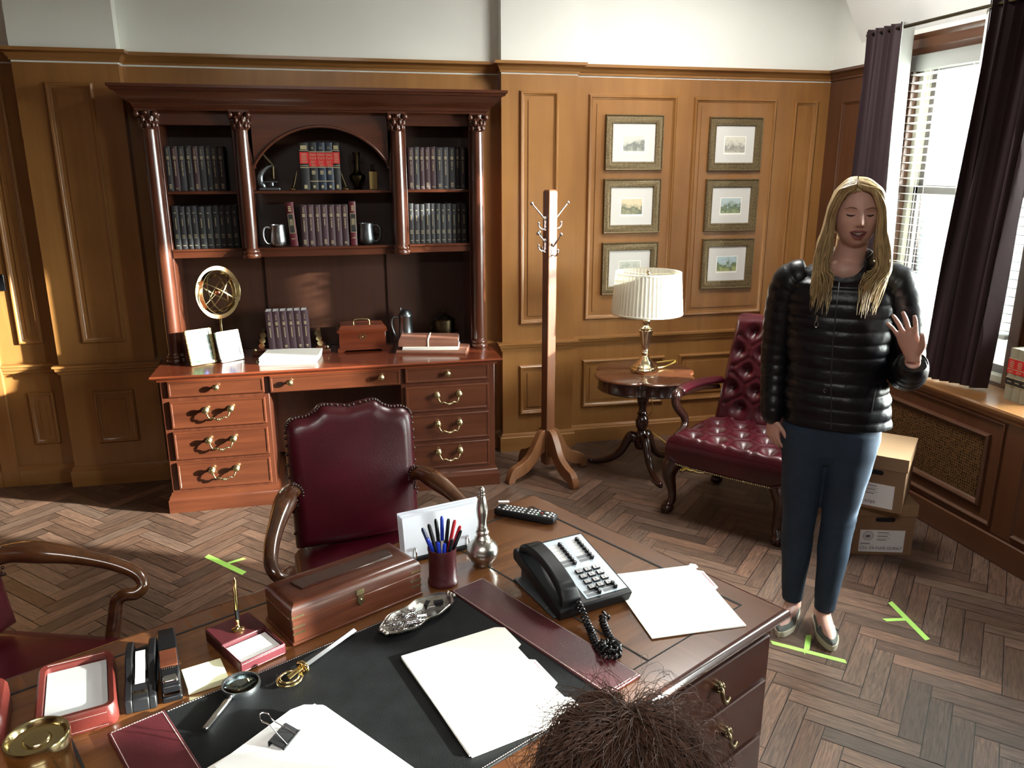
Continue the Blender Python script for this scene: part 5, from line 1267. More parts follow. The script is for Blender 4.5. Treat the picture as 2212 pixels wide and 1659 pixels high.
def small_clip(label, u, v, rz, m, z=.010, s=1.0):
    t = on(u, v, 'small_binder_clip', label, 'binder clip', rz, ZD + zb + z, 'small binder clips in the tray')
    b = MB(); b.rings([[(-.012 * s, -.001, 0), (.012 * s, -.001, 0), (.012 * s, .001, 0), (-.012 * s, .001, 0)], [(-.012 * s, -.006 * s, .014 * s), (.012 * s, -.006 * s, .014 * s), (.012 * s, .006 * s, .014 * s), (-.012 * s, .006 * s, .014 * s)]]); b.build('clip_body', m, t, smooth=0)
    b = MB(); b.tube([(-.006 * s, -.002, 0), (-.004 * s, -.008 * s, -.008 * s + .012), (0, -.022 * s, .006), (.004 * s, -.008 * s, .004), (.006 * s, -.002, 0)], .0008, 5); b.build('wire_handle', chrome, t)
small_clip('white binder clip among the paper clips', .697, .372, 10, whiteplastic, .014); small_clip('left of the two small black binder clips, at the far end of the tray', .668, .366, 40, blackplastic, .009, .9); small_clip('right of the two small black binder clips, at the far end of the tray', .642, .376, -20, blackplastic, .008, .9)
# pencil cup with pens
pc = on(.555, .272, 'pencil_cup', 'round burgundy leather pencil cup full of pens', 'pencil cup')
b = MB(); b.lathe([(.036, 0), (.0385, .002), (.0385, .010), (.0355, .013), (.035, .05), (.0355, .090), (.037, .093), (.037, .098), (.0335, .098), (.033, .006)], 36); b.build('cup', burgbr, pc, smooth=45)
def pen(label, a, r, lean, col, L, cap_up, cap_m):
    c = Vector(DK(.555, .272, ZD)); base = c + Vector((-.10 * r * math.cos(a), -.10 * r * math.sin(a), .008)); top = c + Vector((r * math.cos(a) * 1.15, r * math.sin(a) * 1.15, .098)); d = (top - base).normalized()
    t = thing('pen', label, 'pen', tuple(base), 0, 'pens in the leather cup')
    b = MB(); b.tube([(0, 0, 0), tuple(d * L * .62), tuple(d * L * .63)], [.0035, .0040, .0040], 8); b.build('barrel', col, t, smooth=50)
    b = MB(); b.tube([tuple(d * L * .62), tuple(d * L * .96), tuple(d * L)], [.0047, .0047, .0030], 8)
    n = d.orthogonal().normalized(); b.tube([tuple(d * L * .97 + n * .005), tuple(d * L * .70 + n * .0062)], .0014, 5); b.build('pen_cap', cap_m, t, smooth=50)
for args in (('bright blue pen leaning at the left front of the cup', 200, .025, 0, whiteplastic, .132, 1, blueplastic), ('bright blue pen in the front middle of the cup', 245, .022, 0, whiteplastic, .126, 1, blueplastic), ('shorter bright blue pen in front of the others', 275, .020, 0, steel, .118, 1, blueplastic),
             ('navy pen at the far left of the cup', 165, .026, 0, darkblue, .150, 1, darkblue), ('black pen second from the left at the back of the cup', 140, .020, 0, blackplastic, .150, 1, blackplastic), ('black pen standing tallest at the back', 110, .015, 0, blackplastic, .158, 1, glossblack),
             ('tall blue-capped pen at the back centre of the cup', 80, .018, 0, whiteplastic, .162, 1, blueplastic), ('black pen right of the tall blue-capped pen', 55, .020, 0, blackplastic, .156, 1, blackplastic), ('red pen at the back right of the cup', 35, .024, 0, redplastic, .156, 1, redplastic),
             ('maroon pen with a red cap, leaning right', 5, .026, 0, cover_maro, .150, 1, redplastic), ('black pen leaning furthest right', -15, .027, 0, greyplastic, .146, 1, glossblack), ('black pen at the right front of the cup', -50, .022, 0, blackplastic, .128, 1, blackplastic)):
    pen(args[0], R(args[1]) , *args[2:])
# hand bell
hb = on(.418, .262, 'hand_bell', 'tarnished silver hand bell with a tall handle, beside the pencil cup', 'bell')
b = MB(); b.lathe([(.024, 0), (.027, .004), (.026, .008), (.033, .016), (.041, .030), (.0425, .040), (.039, .054), (.028, .066), (.019, .072)], 36); b.build('bell_body', silver, hb, smooth=60)
b = MB(); b.lathe([(.019, .072), (.021, .077), (.018, .081), (.0145, .085), (.016, .088), (.0185, .092), (.0165, .097), (.013, .100), (.015, .104), (.012, .110), (.0115, .125), (.015, .145), (.0155, .160), (.0125, .178), (.009, .194), (.0075, .199), (.009, .201), (.0065, .204), (.0075, .207), (.0078, .213), (.005, .219), (.001, .221)], 28); b.build('handle', silver, hb, smooth=55)
# envelopes in a holder
eh = on(.450, .128, 'envelope_holder', 'dark letter holder with curled metal ends standing behind the bell', 'letter holder', -12)
MB().box(-.118, .118, -.030, .030, 0, .010).build('base', blackplastic, eh, bevel=.003)
for x in (-.095, .06):
    b = MB(); b.tube([(x + .0, -.026 + .010 * math.cos(2 * PI * k / 16) - .004, .026 + .016 * math.sin(2 * PI * k / 16)) for k in range(17)], .002, 6); b.build('wire_loop', chrome, eh, smooth=60)
for i in range(7):
    h_ = .112 - .001 * (i % 3); p = DK(.450, .128, ZD)
    b = MB(Matrix.Rotation(R(-8), 4, 'X')); b.box(-.120 + .001 * (i % 2), .118, -.0010, .0010, 0, h_); b.prism([(-.115, h_ * .96), (.113, h_ * .96), (0, h_ * .45)], 0, 0) if 0 else None
    o = b.build('envelope', envpaper, None, smooth=0); o.parent = None
    q = Vector(p) + Vector((math.sin(DA + R(-12)) * -1, math.cos(DA + R(-12)), 0)) * (-.022 + .0062 * i)
    o.location = (q.x, q.y, ZD + .0112); o.rotation_euler = (0, 0, DA + R(-12)); tag(o, 'white envelope standing in the letter holder, %s from the front' % ORD[i], 'envelope', 'white envelopes in the letter holder')
# remote control
rm = on(.140, .118, 'remote_control', 'black television remote control with rows of pale buttons near the desk corner', 'remote control', -63)
b = MB(); b.rings([[(x * k, y * k2, z) for x, y in ((-.095, -.020), (-.085, -.025), (.085, -.026), (.098, -.018), (.098, .018), (.085, .026), (-.085, .025), (-.095, .020))] for k, k2, z in ((.97, .9, 0), (1, 1, .006), (1, 1, .016), (.97, .92, .021))]); b.build('body', blackplastic, rm, smooth=40, bevel=.003)
for i in range(9):
    for j in range(3):
        x, y = -.066 + .0125 * i + (.006 if i > 5 else 0), -.0135 + .0135 * j
        b = MB(); b.sphere((x, y, .0208), .0045, 8, (.0048, .0042, .0026)); b.build('button', keylight, rm, smooth=60)
for x, y, m, r in ((-.083, -.008, keylight, .004), (.052, .004, redplastic, .0035), (.046, -.010, greenplastic, .003), (.066, .010, keylight, .006), (.066, -.012, keylight, .0055), (.080, .0, keylight, .0045), (.080, .013, keylight, .004), (.080, -.013, keylight, .004), (.091, -.004, keylight, .0035), (.090, .008, keylight, .0035)):
    b = MB(); b.sphere((x, y, .0208), r, 8, (r * 1.2, r, .0028)); b.build('button', m, rm, smooth=60)
# telephone
ph = on(.335, .508, 'telephone', 'black office telephone with grey faceplate and coiled cord, right of the blotter', 'telephone', -13)
T = Matrix.Translation((0, -.118, .020)) @ Matrix.Rotation(R(13), 4, 'X')
def TB(): return MB(T)
b = TB(); b.rings([[(-.100, 0, -.018), (.100, 0, -.018), (.100, .235, -.018), (-.100, .235, -.018)], [(-.102, -.004, .008), (.102, -.004, .008), (.102, .238, .008), (-.102, .238, .008)], [(-.100, -.002, .014), (.100, -.002, .014), (.100, .236, .014), (-.100, .236, .014)]]); b.build('base', blackplastic, ph, smooth=20, bevel=.003)
b = MB(); b.prism([(-.10, 0), (.105, 0), (.105, .004), (-.10, .006)], -.105, .055, 'x'); b.box(-.105, -.02, -.06, .10, 0, .008); b.prism([(.02, .004), (.10, .004), (.10, .048), (.02, .030)], -.085, .085, 'x'); b.build('stand', greyplastic, ph, bevel=.002)
b = TB(); b.box(-.022, .094, .010, .228, .0135, .0155); fp = b.build('faceplate', keygrey, ph, smooth=0)
kk = 0
dig = ['1', '2', '3', '4', '5', '6', '7', '8', '9', '*', '0', '#']
for r_ in range(4):
    for c_ in range(3):
        x, y = .010 + .0245 * c_, .098 - .0195 * r_
        b = TB(); b.box(x - .0095, x + .0095, y - .0072, y + .0072, .0150, .0205); ky = b.build('number_key', glossblack, ph, smooth=0, bevel=.0015)
        p = T @ Vector((x, y, .0212)); text('key_number', dig[kk], .009, keylight, ky, p, (R(13), 0, 0)); kk += 1
for c_, x in ((0, -.010), (1, .044)):
    for r_ in range(7):
        y = .205 - .0125 * r_ + (.004 if c_ else 0)
        b = TB(); b.box(x - .010, x + .020, y - .0050, y + .0050, .0155, .0159); lb = b.build('button_label', whitepaper if r_ < 5 else labelgrey, ph, smooth=0)
        b = TB(); b.lathe([(.0058, .0155), (.0056, .022), (.002, .0228)], 12, (x + .026, y, 0)); b.build('line_button', glossblack, ph, smooth=40)
    for r_ in range(2):
        y = .030 - .0125 * r_ + (.003 if c_ else 0); xx = x + (.0 if c_ else .006)
        b = TB(); b.box(xx - .012, xx + .018, y - .0050, y + .0050, .0155, .0159); b.build('button_label', labelgrey, ph, smooth=0)
        b = TB(); b.lathe([(.0055, .0155), (.0053, .022), (.002, .0228)], 12, (xx + .022, y, 0)); b.build('line_button', glossblack, ph, smooth=40)
b = TB()
pts = spline([(-.066, .006, .030), (-.066, .030, .048), (-.066, .075, .058), (-.066, .115, .060), (-.066, .155, .058), (-.066, .200, .048), (-.066, .226, .030)], 5); n = len(pts)
rs = []
for i, p in enumerate(pts):
    t = i / (n - 1); hw_ = .026 - .004 * math.sin(PI * t); th = .030 - .014 * math.sin(PI * t) ** 1.0
    rs.append([(p[0] - hw_, p[1], p[2] - th), (p[0] + hw_, p[1], p[2] - th), (p[0] + hw_, p[1], p[2] - .004), (p[0] + hw_ * .8, p[1], p[2]), (p[0] - hw_ * .8, p[1], p[2]), (p[0] - hw_, p[1], p[2] - .004)])
b.rings(rs); b.build('handset', blackplastic, ph, smooth=35, bevel=.004)
b = MB(); path = spline([(-.052, -.118, .038), (-.054, -.138, .033), (-.058, -.165, .020), (-.066, -.200, .012), (-.080, -.240, .0105), (-.088, -.275, .0105), (-.078, -.300, .0120), (-.058, -.296, .0150), (-.058, -.270, .0200), (-.078, -.262, .0240), (-.088, -.285, .0260), (-.070, -.298, .0270), (-.050, -.280, .0200), (-.042, -.245, .0105), (-.030, -.205, .0105), (-.018, -.175, .0130), (-.006, -.160, .0170), (-.002, -.172, .0110)], 6)
P = [Vector(p) for p in path]; L = [0]
for i in range(1, len(P)): L.append(L[-1] + (P[i] - P[i - 1]).length)
M_ = int(L[-1] / .0105 * 10); hel = []
for k in range(M_ + 1):
    s = L[-1] * k / M_; i = max(j for j in range(len(L)) if L[j] <= s + 1e-9); i = min(i, len(P) - 2); f = (s - L[i]) / max(1e-6, L[i + 1] - L[i])
    c = P[i].lerp(P[i + 1], f); tdir = (P[i + 1] - P[i]).normalized(); n1 = tdir.cross(Vector((0, 0, 1))).normalized(); n2 = n1.cross(tdir); a = 2 * PI * s / .0105
    hel.append(tuple(c + (n1 * math.cos(a) + n2 * math.sin(a)) * .0068))
b.tube(hel, .0031, 6); b.build('coiled_cord', glossblack, ph, smooth=60)
# pen stand with memo slips
pn = on(1.052, .222, 'pen_stand', 'burgundy leather memo stand with an upright brass pen', 'pen stand', 4)
b = MB(); b.box(-.052, .052, -.085, -.080, 0, .026); b.box(-.052, -.047, -.085, .085, 0, .026); b.box(.047, .052, -.085, .085, 0, .026); b.box(-.052, .052, -.085, .085, 0, .006); b.box(-.052, .052, .000, .085, 0, .030); b.build('tray', burgbr, pn, bevel=.003)
b = MB()
for y, z in ((-.0856, .021), (-.0856, .004)):
    for k in range(26): x = lerp(-.048, .048, k / 26); b.box(x, x + .0022, y, y + .001, z, z + .0009)
b.build('stitching', thread, pn, smooth=0)
MB().box(-.045, .045, -.078, -.004, .006, .020).build('memo_slips', whitepaper, pn, smooth=0)
b = MB(); b.lathe([(.013, .030), (.014, .033), (.006, .038), (.004, .046), (.006, .052), (.0055, .058)], 18, (0, .030, 0)); b.build('pen_socket', gold, pn, smooth=50)
b = MB(); b.tube([(0, .030, .050), (.001, .030, .075), (.001, .030, .082)], [.0040, .0050, .0050], 10); b.build('pen_grip', glossblack, pn, smooth=50)
b = MB(); b.tube([(.001, .030, .082), (.002, .030, .13), (.003, .030, .152), (.003, .030, .158)], [.0052, .0050, .0034, .0012], 10); b.build('pen_barrel', gold, pn, smooth=50)
# sticky notes
b = MB(); b.box(-.039, .039, -.039, .039, 0, .012); tag(b.build('sticky_note_pad', yellowpaper, None, smooth=0, loc=DK(1.160, .275, ZD + .0003), rot=(0, 0, DA + R(-9))), 'pale yellow sticky note pad between the stapler and the pen stand', 'note pad')
# stapler
sp_ = on(1.210, .212, 'stapler', 'black desk stapler with wood-look insert, left of the yellow notes', 'stapler', -15)
b = MB(); b.box(-.019, .019, -.10, .10, 0, .012); b.build('base', glossblack, sp_, bevel=.003)
b = MB(); b.rings([[(-.017, -.098, .020), (.017, -.098, .020), (.017, -.098, .034), (-.017, -.098, .034)], [(-.018, -.06, .022), (.018, -.06, .022), (.018, -.06, .044), (-.018, -.06, .044)], [(-.019, .03, .022), (.019, .03, .022), (.019, .03, .056), (-.019, .03, .056)], [(-.019, .10, .010), (.019, .10, .010), (.018, .10, .050), (-.018, .10, .050)]]); b.build('arm', glossblack, sp_, smooth=25, bevel=.003)
b = MB(); b.box(-.017, .017, -.097, -.055, .012, .0345); b.box(-.014, .014, -.088, -.060, .034, .042); b.build('chrome_nose', chrome, sp_, bevel=.003)
MB(Matrix.Translation((0, -.020, .0505)) @ Matrix.Rotation(R(7.6), 4, 'X')).box(-.0165, .0165, -.026, .026, -.002, .0022).build('wood_insert', boxwood, sp_, bevel=.001)
b = MB(Matrix.Translation((0, -.052, .0468)) @ Matrix.Rotation(R(7.6), 4, 'X'))
for k in range(7): b.box(-.014 + .004 * k, -.0118 + .004 * k, -.003, .003, 0, .0014)
b.build('raised_lettering', chrome, sp_, smooth=0)
# tape dispenser
td = on(1.262, .205, 'tape_dispenser', 'black weighted tape dispenser with a strip of white tape', 'tape dispenser', -18)
prof = [(-.098, 0), (.090, 0), (.094, .022), (.080, .052), (.045, .060), (.010, .056), (-.030, .036), (-.060, .034), (-.090, .024)]
b = MB(); b.prism(prof, -.029, -.014, 'x'); b.prism(prof, .014, .029, 'x'); b.prism([(-.098, 0), (.090, 0), (.094, .022), (.085, .030), (.02, .020), (-.020, .024), (-.045, .036), (-.090, .024)], -.016, .016, 'x'); b.build('body', blackplastic, td, smooth=20, bevel=.003)
b = MB(); b.tube([(-.009, .026, .034), (.009, .026, .034)], .0215, 28); b.build('tape_roll', whiteplastic, td, smooth=40)
b = MB(); b.rings([[(-.009, y, z), (.009, y, z), (.009, y, z + .0008), (-.009, y, z + .0008)] for y, z in ((.030, .0555), (.012, .054), (-.006, .047), (-.030, .041), (-.056, .036))]); b.build('tape_end', whitepaper, td, smooth=0)
text('gilt_lettering', 'Scotch', .010, gold, td, (0, -.076, .0302), (R(22), 0, 0))
# leather memo tray, brass canister and the leather box at the edge
mt = on(1.378, .190, 'memo_tray', 'russet leather tray with grey memo paper, behind the brass canister', 'tray', -13)
ow, od = .068, .102
def rrect(w_, d_, r, z, n=5):
    o = []
    for cx_, cy_, a0 in ((w_ - r, -d_ + r, -90), (w_ - r, d_ - r, 0), (-w_ + r, d_ - r, 90), (-w_ + r, -d_ + r, 180)):
        for k in range(n + 1): a = R(a0 + 90 * k / n); o.append((cx_ + r * math.cos(a), cy_ + r * math.sin(a), z))
    return o
b = MB(); b.rings([rrect(ow, od, .018, 0), rrect(ow + .002, od + .002, .018, .006), rrect(ow, od, .018, .038), rrect(ow - .003, od - .003, .016, .042), rrect(ow - .012, od - .014, .012, .040), rrect(ow - .013, od - .015, .012, .012)]); b.build('tray', redtray, mt, smooth=40)
b = MB()
for k in range(40):
    x = lerp(-.052, .052, k / 40); b.box(x, x + .0016, od - .009, od - .008, .0412, .0422); b.box(x, x + .0016, -od - .0008, -od + .001, .031, .0318); b.box(x, x + .0016, -od - .002, -od + .001, .006, .0068)
b.build('stitching', thread, mt, smooth=0)
MB().box(-ow + .0145, ow - .0145, -od + .017, od - .017, .012, .030).build('memo_paper', greypaper, mt, smooth=0)
bcan = thing('brass_canister', 'polished brass canister with recessed lid in the bottom left corner', 'canister', (-.524, 1.268, ZD + .0004), 0)
b = MB(); b.lathe([(.046, 0), (.048, .003), (.048, .084), (.0485, .086)], 48); b.build('body', brass, bcan, smooth=40)
b = MB(); b.lathe([(.0492, .082), (.0500, .084), (.0500, .104), (.0488, .107), (.0455, .107), (.043, .104), (.040, .098), (.022, .097), (.0205, .100), (.0185, .1015), (.002, .1015)], 48); b.build('lid', brass, bcan, smooth=35)
lbx = on(1.552, .150, 'leather_box', 'russet leather box just showing at the left picture edge', 'box', -13)
b = MB(); b.rings([rrect(.062, .072, .022, 0), rrect(.063, .073, .022, .01), rrect(.062, .072, .022, .050), rrect(.058, .068, .020, .056), rrect(.050, .060, .016, .0565)]); b.build('body', redtray, lbx, smooth=40)
b = MB(); b.rings([rrect(.060, .070, .021, .0505), rrect(.0605, .0705, .021, .052), rrect(.058, .068, .020, .0585), rrect(.048, .058, .015, .0600)]); b.build('lid', redtray, lbx, smooth=40)
# ------------------------------------------------------------------ people
skin = plain('fair_skin', (0.66, 0.40, 0.32), 0.45, var=.06, vscale=14); skin.node_tree.nodes['Principled BSDF'].inputs['Subsurface Weight'].default_value = .08
skin.node_tree.nodes['Principled BSDF'].inputs['Subsurface Radius'].default_value = (.012, .004, .002)
lipm = plain('rose_lips', (0.30, 0.085, 0.085), 0.35); toothm = plain('teeth', (0.75, 0.72, 0.66), 0.3); lashm = plain('dark_lashes', (0.05, 0.03, 0.022), 0.6); browm = plain('fair_brows', (0.24, 0.14, 0.075), 0.7)
mouthm = plain('mouth_shadow_red', (0.12, 0.03, 0.03), 0.6)
nailm = plain('dark_nail_varnish', (0.05, 0.008, 0.012), 0.2, coat=.5)
hairm = wood('blond_hair', (0.26, 0.175, 0.078), (0.66, 0.50, 0.26), 'Z', 0.38, 0.0, 3.0, 0.3)
jacketm = plain('black_quilted_nylon', (0.0050, 0.0054, 0.008), 0.36, spec=0.35, bump=.5, bscale=70, var=.2, vscale=12)
jeanm = plain('blue_denim', (0.016, 0.034, 0.062), 0.8, bump=.5, bscale=420, var=.28, vscale=7)
shoe_grey = plain('grey_canvas_shoe', (0.115, 0.125, 0.115), 0.8, bump=.5, bscale=600, var=.15, vscale=40)
shoe_sole = plain('off_white_sole', (0.52, 0.48, 0.38), 0.7); shoe_lin = plain('beige_shoe_lining', (0.42, 0.33, 0.28), 0.8)

def bake(mb, name, mat, parent, voxel, smooth_it=4):
    """one continuous surface out of overlapping closed shapes"""
    o = mb.build(name, mat, parent, smooth=0)
    r = o.modifiers.new('r', 'REMESH'); r.mode = 'VOXEL'; r.voxel_size = voxel
    s = o.modifiers.new('s', 'SMOOTH'); s.factor = .5; s.iterations = smooth_it
    bpy.context.view_layer.update()
    me = bpy.data.meshes.new_from_object(o.evaluated_get(bpy.context.evaluated_depsgraph_get()))
    o.modifiers.clear(); old = o.data; o.data = me; me.name = name; bpy.data.meshes.remove(old)
    me.polygons.foreach_set('use_smooth', [True] * len(me.polygons)); me.update()
    return o
def G(x, s): return math.exp(-(x / s) ** 2)
class Head:
    def __init__(s, c, yaw=0, pitch=0, a=.071, bf=.088, bb=.098, ct=.114, cb=.112):
        s.a, s.bf, s.bb, s.ct, s.cb = a, bf, bb, ct, cb
        s.M = Matrix.Translation(c) @ Matrix.Rotation(yaw, 4, 'Z') @ Matrix.Rotation(pitch, 4, 'X')
    def base(s, th, ph):
        z = math.cos(th); r = math.sin(th); zz_ = z * (s.ct if z > 0 else s.cb)
        fx, fy = math.sin(ph), -math.cos(ph); x = s.a * r * fx
        y = (s.bf if fy < 0 else s.bb) * r * fy
        if zz_ < -.02:
            q = (-zz_ - .02) / (s.cb - .02); x *= 1 - .10 * q + .25 * q * r ** 3 * 0
            x *= 1 + .30 * q ** 2 * (1 - .0); y = y * (1 + .18 * q ** 2) if fy < 0 else y * (1 - .45 * q)
            y -= .010 * q
        return x, y, zz_, max(0, -fy) * r
    def pt(s, th, ph):
        x, y, z, w_ = s.base(th, ph); d = 0
        if w_ > 0:
            d += .0255 * G(x, .0105) * G(z + .020, .0135) + .0145 * G(x, .0085) * G(z - .004, .024)
            d += .0075 * (G(x - .0125, .0075) + G(x + .0125, .0075)) * G(z + .025, .008)
            d -= .0125 * (G(x - .032, .016) + G(x + .032, .016)) * G(z - .010, .011)
            d += .0050 * (G(x - .031, .012) + G(x + .031, .012)) * G(z - .008, .0075)
            d += .0035 * (G(x - .030, .022) + G(x + .030, .022)) * G(z - .030, .008)
            d += .0055 * (G(x - .043, .020) + G(x + .043, .020)) * G(z + .024, .020)
            d += .0060 * G(x, .020) * G(z + .048, .0060) + .0065 * G(x, .017) * G(z + .070, .0065) - .0060 * G(x, .022) * G(z + .058, .0050)
            d += .0070 * G(x, .018) * G(z + .096, .014) - .003 * G(x, .02) * G(z + .083, .006)
            d *= min(1, w_ * 1.4)
        return x, y - d, z
    def mesh(s, b, nt_=84, npz=96):
        rs = []
        for k in range(nt_ + 1):
            th = PI - PI * k / nt_; th = min(max(th, .03), PI - .03)
            rs.append([tuple(s.M @ Vector(s.pt(th, 2 * PI * i / npz))) for i in range(npz)])
        b.rings(rs)
        for sg in (-1, 1):
            e = s.M @ Vector((sg * (s.a + .003), .012, -.004)); b.sphere(tuple(e), .02, 10, (.008, .018, .030))
    def front(s, x, z):                    # point on the face surface
        best = None
        th = math.acos(max(-.999, min(.999, z / (s.ct if z > 0 else s.cb))))
        lo, hi = -PI / 2, PI / 2
        for _ in range(40):
            m = (lo + hi) / 2
            if s.pt(th, m)[0] < x: lo = m
            else: hi = m
        return Vector(s.pt(th, (lo + hi) / 2))
    def patch(s, outline, off, n=3):       # outline in (x,z), star shaped: a small raised patch on the face
        cx_ = sum(p[0] for p in outline) / len(outline); cz_ = sum(p[1] for p in outline) / len(outline)
        b = MB(s.M); rs = []
        for k in (1.0, .96, .6, .1):
            o = off if k < 1 else -.003
            rs.append([tuple(s.front(cx_ + (x - cx_) * k, cz_ + (z - cz_) * k) + Vector((0, -o, 0))) for x, z in outline])
        b.rings(rs); return b
    def arc(s, pts, rad, off):
        b = MB(s.M); b.tube([tuple(s.front(x, z) + Vector((0, -off, 0))) for x, z in pts], rad, 6); return b
def limb(b, pts, rad, seg=16, flat=1.0, n=6):
    P = spline([tuple(p) + (r,) for p, r in zip(pts, rad)], n); b.tube([p[:3] for p in P], [p[3] for p in P], seg, flat)
def oval(cx_, cy_, z, hw_, hd_, n=48, e=2.0):
    o = []
    for i in range(n):
        a = 2 * PI * i / n; c, s_ = math.cos(a), math.sin(a)
        o.append((cx_ + hw_ * abs(c) ** (2 / e) * (1 if c > 0 else -1), cy_ + hd_ * abs(s_) ** (2 / e) * (1 if s_ > 0 else -1), z))
    return o
def hand(b, wrist, d, palm_n, s, curl, spread, L=.178, thumb_out=.6):
    """wrist point, d: direction of the fingers, palm_n: palm normal, s: +1/-1 thumb side along cross(palm_n,d)"""
    d = Vector(d).normalized(); n = Vector(palm_n); n = (n - d * n.dot(d)).normalized(); t = n.cross(d) * s; w_ = Vector(wrist)
    k = L / .178; tips = []
    rs = []
    for q, hw_, th in ((-.01, .024, .018), (.02, .030, .016), (.05, .038, .014), (.078, .040, .012), (.090, .037, .010)):
        c = w_ + d * q * k; rs.append([tuple(c + t * (hw_ * k * math.cos(a)) + n * (th * k * math.sin(a))) for a in [2 * PI * i / 16 for i in range(16)]])
    b.rings(rs)
    for i, (off, ln, r, q) in enumerate(((.030, .070, .0084, .084), (.010, .080, .0086, .088), (-.011, .074, .0082, .086), (-.031, .058, .0074, .078))):
        p = w_ + d * q * k + t * off * k; a = spread * (.5 - i / 3) * 1.2; dd = (d * math.cos(a) + t * math.sin(a)).normalized(); pts = [p - dd * .02 * k, p]; ang = 0
        for sgm in (.45, .32, .25):
            ang += curl * (1 + .15 * i); v_ = dd * math.cos(ang) + n * math.sin(ang); p = p + v_ * ln * sgm * k; pts.append(p)
        limb(b, pts, [r * k, r * 1.04 * k, r * k, r * .92 * k, r * .70 * k], 10, n=4); tips.append((pts[-1], (pts[-1] - pts[-2]).normalized(), r * k))
    p = w_ + d * .022 * k + t * .024 * k; v1 = (d * .75 + t * thumb_out + n * .25).normalized(); v2 = (d * .92 + t * thumb_out * .5 + n * .3).normalized()
    pts = [p - v1 * .02 * k, p, p + v1 * .036 * k, p + v1 * .036 * k + v2 * .030 * k, p + v1 * .036 * k + v2 * .052 * k]
    limb(b, pts, [.013 * k, .0125 * k, .0105 * k, .0098 * k, .0072 * k], 10, n=4); tips.append((pts[-1], v2, .0095 * k))
    return tips, n

wm = thing('person', 'woman in black quilted jacket and blue jeans, waving one hand, standing right of the desk', 'person', (1.80, 2.50, 0), R(-35.75))
hd = Head((.020, -.030, 1.622), R(9), R(4))
body = MB(); hd.mesh(body)
limb(body, [(.000, .02, 1.36), (.004, .012, 1.43), (.012, .004, 1.49), (.018, -.006, 1.55)], [.085, .062, .053, .055], 24)
body.sphere((.0, -.030, 1.425), .06, 20, (.060, .042, .040))
for z0, z1 in ((.80, 1.36),): limb(body, [(.01, .01, .82), (.006, .01, 1.0), (0, .01, 1.2), (0, .01, 1.36)], [.105, .085, .085, .080], 24)
rsh, rel, rwr = (-.170, .01, 1.375), (-.205, .03, 1.10), (-.198, -.035, .865)
lsh, lel, lwr = (.178, .01, 1.375), (.235, .045, 1.085), (.243, -.190, 1.150)
limb(body, [rsh, rel, rwr], [.045, .036, .024], 14); limb(body, [lsh, lel, lwr], [.045, .036, .025], 14)
tipsR, nR = hand(body, (-.197, -.040, .858), (.10, -.06, -.99), (.62, .75, .0), -1, .30, .12, .150)
tipsL, nL = hand(body, (.241, -.200, 1.166), (-.34, -.15, .93), (-.55, -.80, -.15), -1, .10, .50, .186, .75)
for s in (-1, 1): limb(body, [(s * .07, .0, .85), (s * .068, .0, .49), ((-.062, .02, .11) if s < 0 else (.060, -.01, .11))], [.085, .048, .030], 16)
feet = (((-.047, .075), (-.094, -.165)), ((.040, .050), (.104, -.185)))
for (hx, hy), (tx, ty) in feet:
    v_ = Vector((tx - hx, ty - hy, 0)).normalized(); P_ = lambda q, z: (hx + v_.x * q, hy + v_.y * q, z)
    limb(body, [P_(.025, .05), P_(.06, .060), P_(.12, .045), P_(.18, .030), P_(.225, .024)], [.028, .030, .030, .030, .016], 14)
    limb(body, [P_(.045, .04), P_(.045, .14)], [.031, .029], 14)
bo = bake(body, 'body', skin, wm, .0042, 3)
# face details
for sg in (-1, 1):
    b = hd.arc([(sg * .0175, .0075), (sg * .024, .0030), (sg * .032, .0015), (sg * .040, .0035), (sg * .0455, .0075)], [.0007, .0013, .0015, .0013, .0006], .0012); b.build('eyelashes', lashm, bo, smooth=60)
    b = hd.patch([(sg * .020, .0065), (sg * .026, .0032), (sg * .033, .0022), (sg * .040, .0042), (sg * .044, .0075), (sg * .034, .0062), (sg * .027, .0066)], .0010); b.build('eye', lashm, bo, smooth=60)
    b = hd.arc([(sg * .015, .0265), (sg * .024, .0305), (sg * .036, .0310), (sg * .048, .0255)], [.0014, .0021, .0018, .0008], .0008); b.build('eyebrow', browm, bo, smooth=60)
    b = hd.patch([(sg * .0085 + .003 * math.cos(a), -.0300 + .0020 * math.sin(a)) for a in [2 * PI * k / 8 for k in range(8)]], .0006); b.build('nostril', mouthm, bo, smooth=60)
b = hd.patch([(-.026, -.050), (-.013, -.0475), (0, -.0490), (.013, -.0475), (.026, -.050), (.019, -.0640), (.008, -.0705), (-.008, -.0705), (-.019, -.0640)], .0016); b.build('mouth', mouthm, bo, smooth=60)
b = hd.patch([(-.021, -.0515), (0, -.0510), (.021, -.0515), (.014, -.0585), (0, -.0600), (-.014, -.0585)], .0026); b.build('teeth', toothm, bo, smooth=60)
b = hd.arc([(-.028, -.0505), (-.014, -.0470), (-.004, -.0460), (0, -.0470), (.004, -.0460), (.014, -.0470), (.028, -.0505)], [.0008, .0028, .0032, .0028, .0032, .0028, .0008], .0012); b.build('upper_lip', lipm, bo, smooth=60)
b = hd.arc([(-.027, -.0520), (-.018, -.0640), (-.008, -.0710), (.008, -.0710), (.018, -.0640), (.027, -.0520)], [.0008, .0028, .0044, .0044, .0028, .0008], .0010); b.build('lower_lip', lipm, bo, smooth=60)
b = MB()
for p, v_, r in tipsR[:4] + tipsL[:0]: c = p - v_ * .004 - nR * r * .55; b.sphere(tuple(c), r * .6, 8)
b.build('nails', nailm, bo, smooth=60)
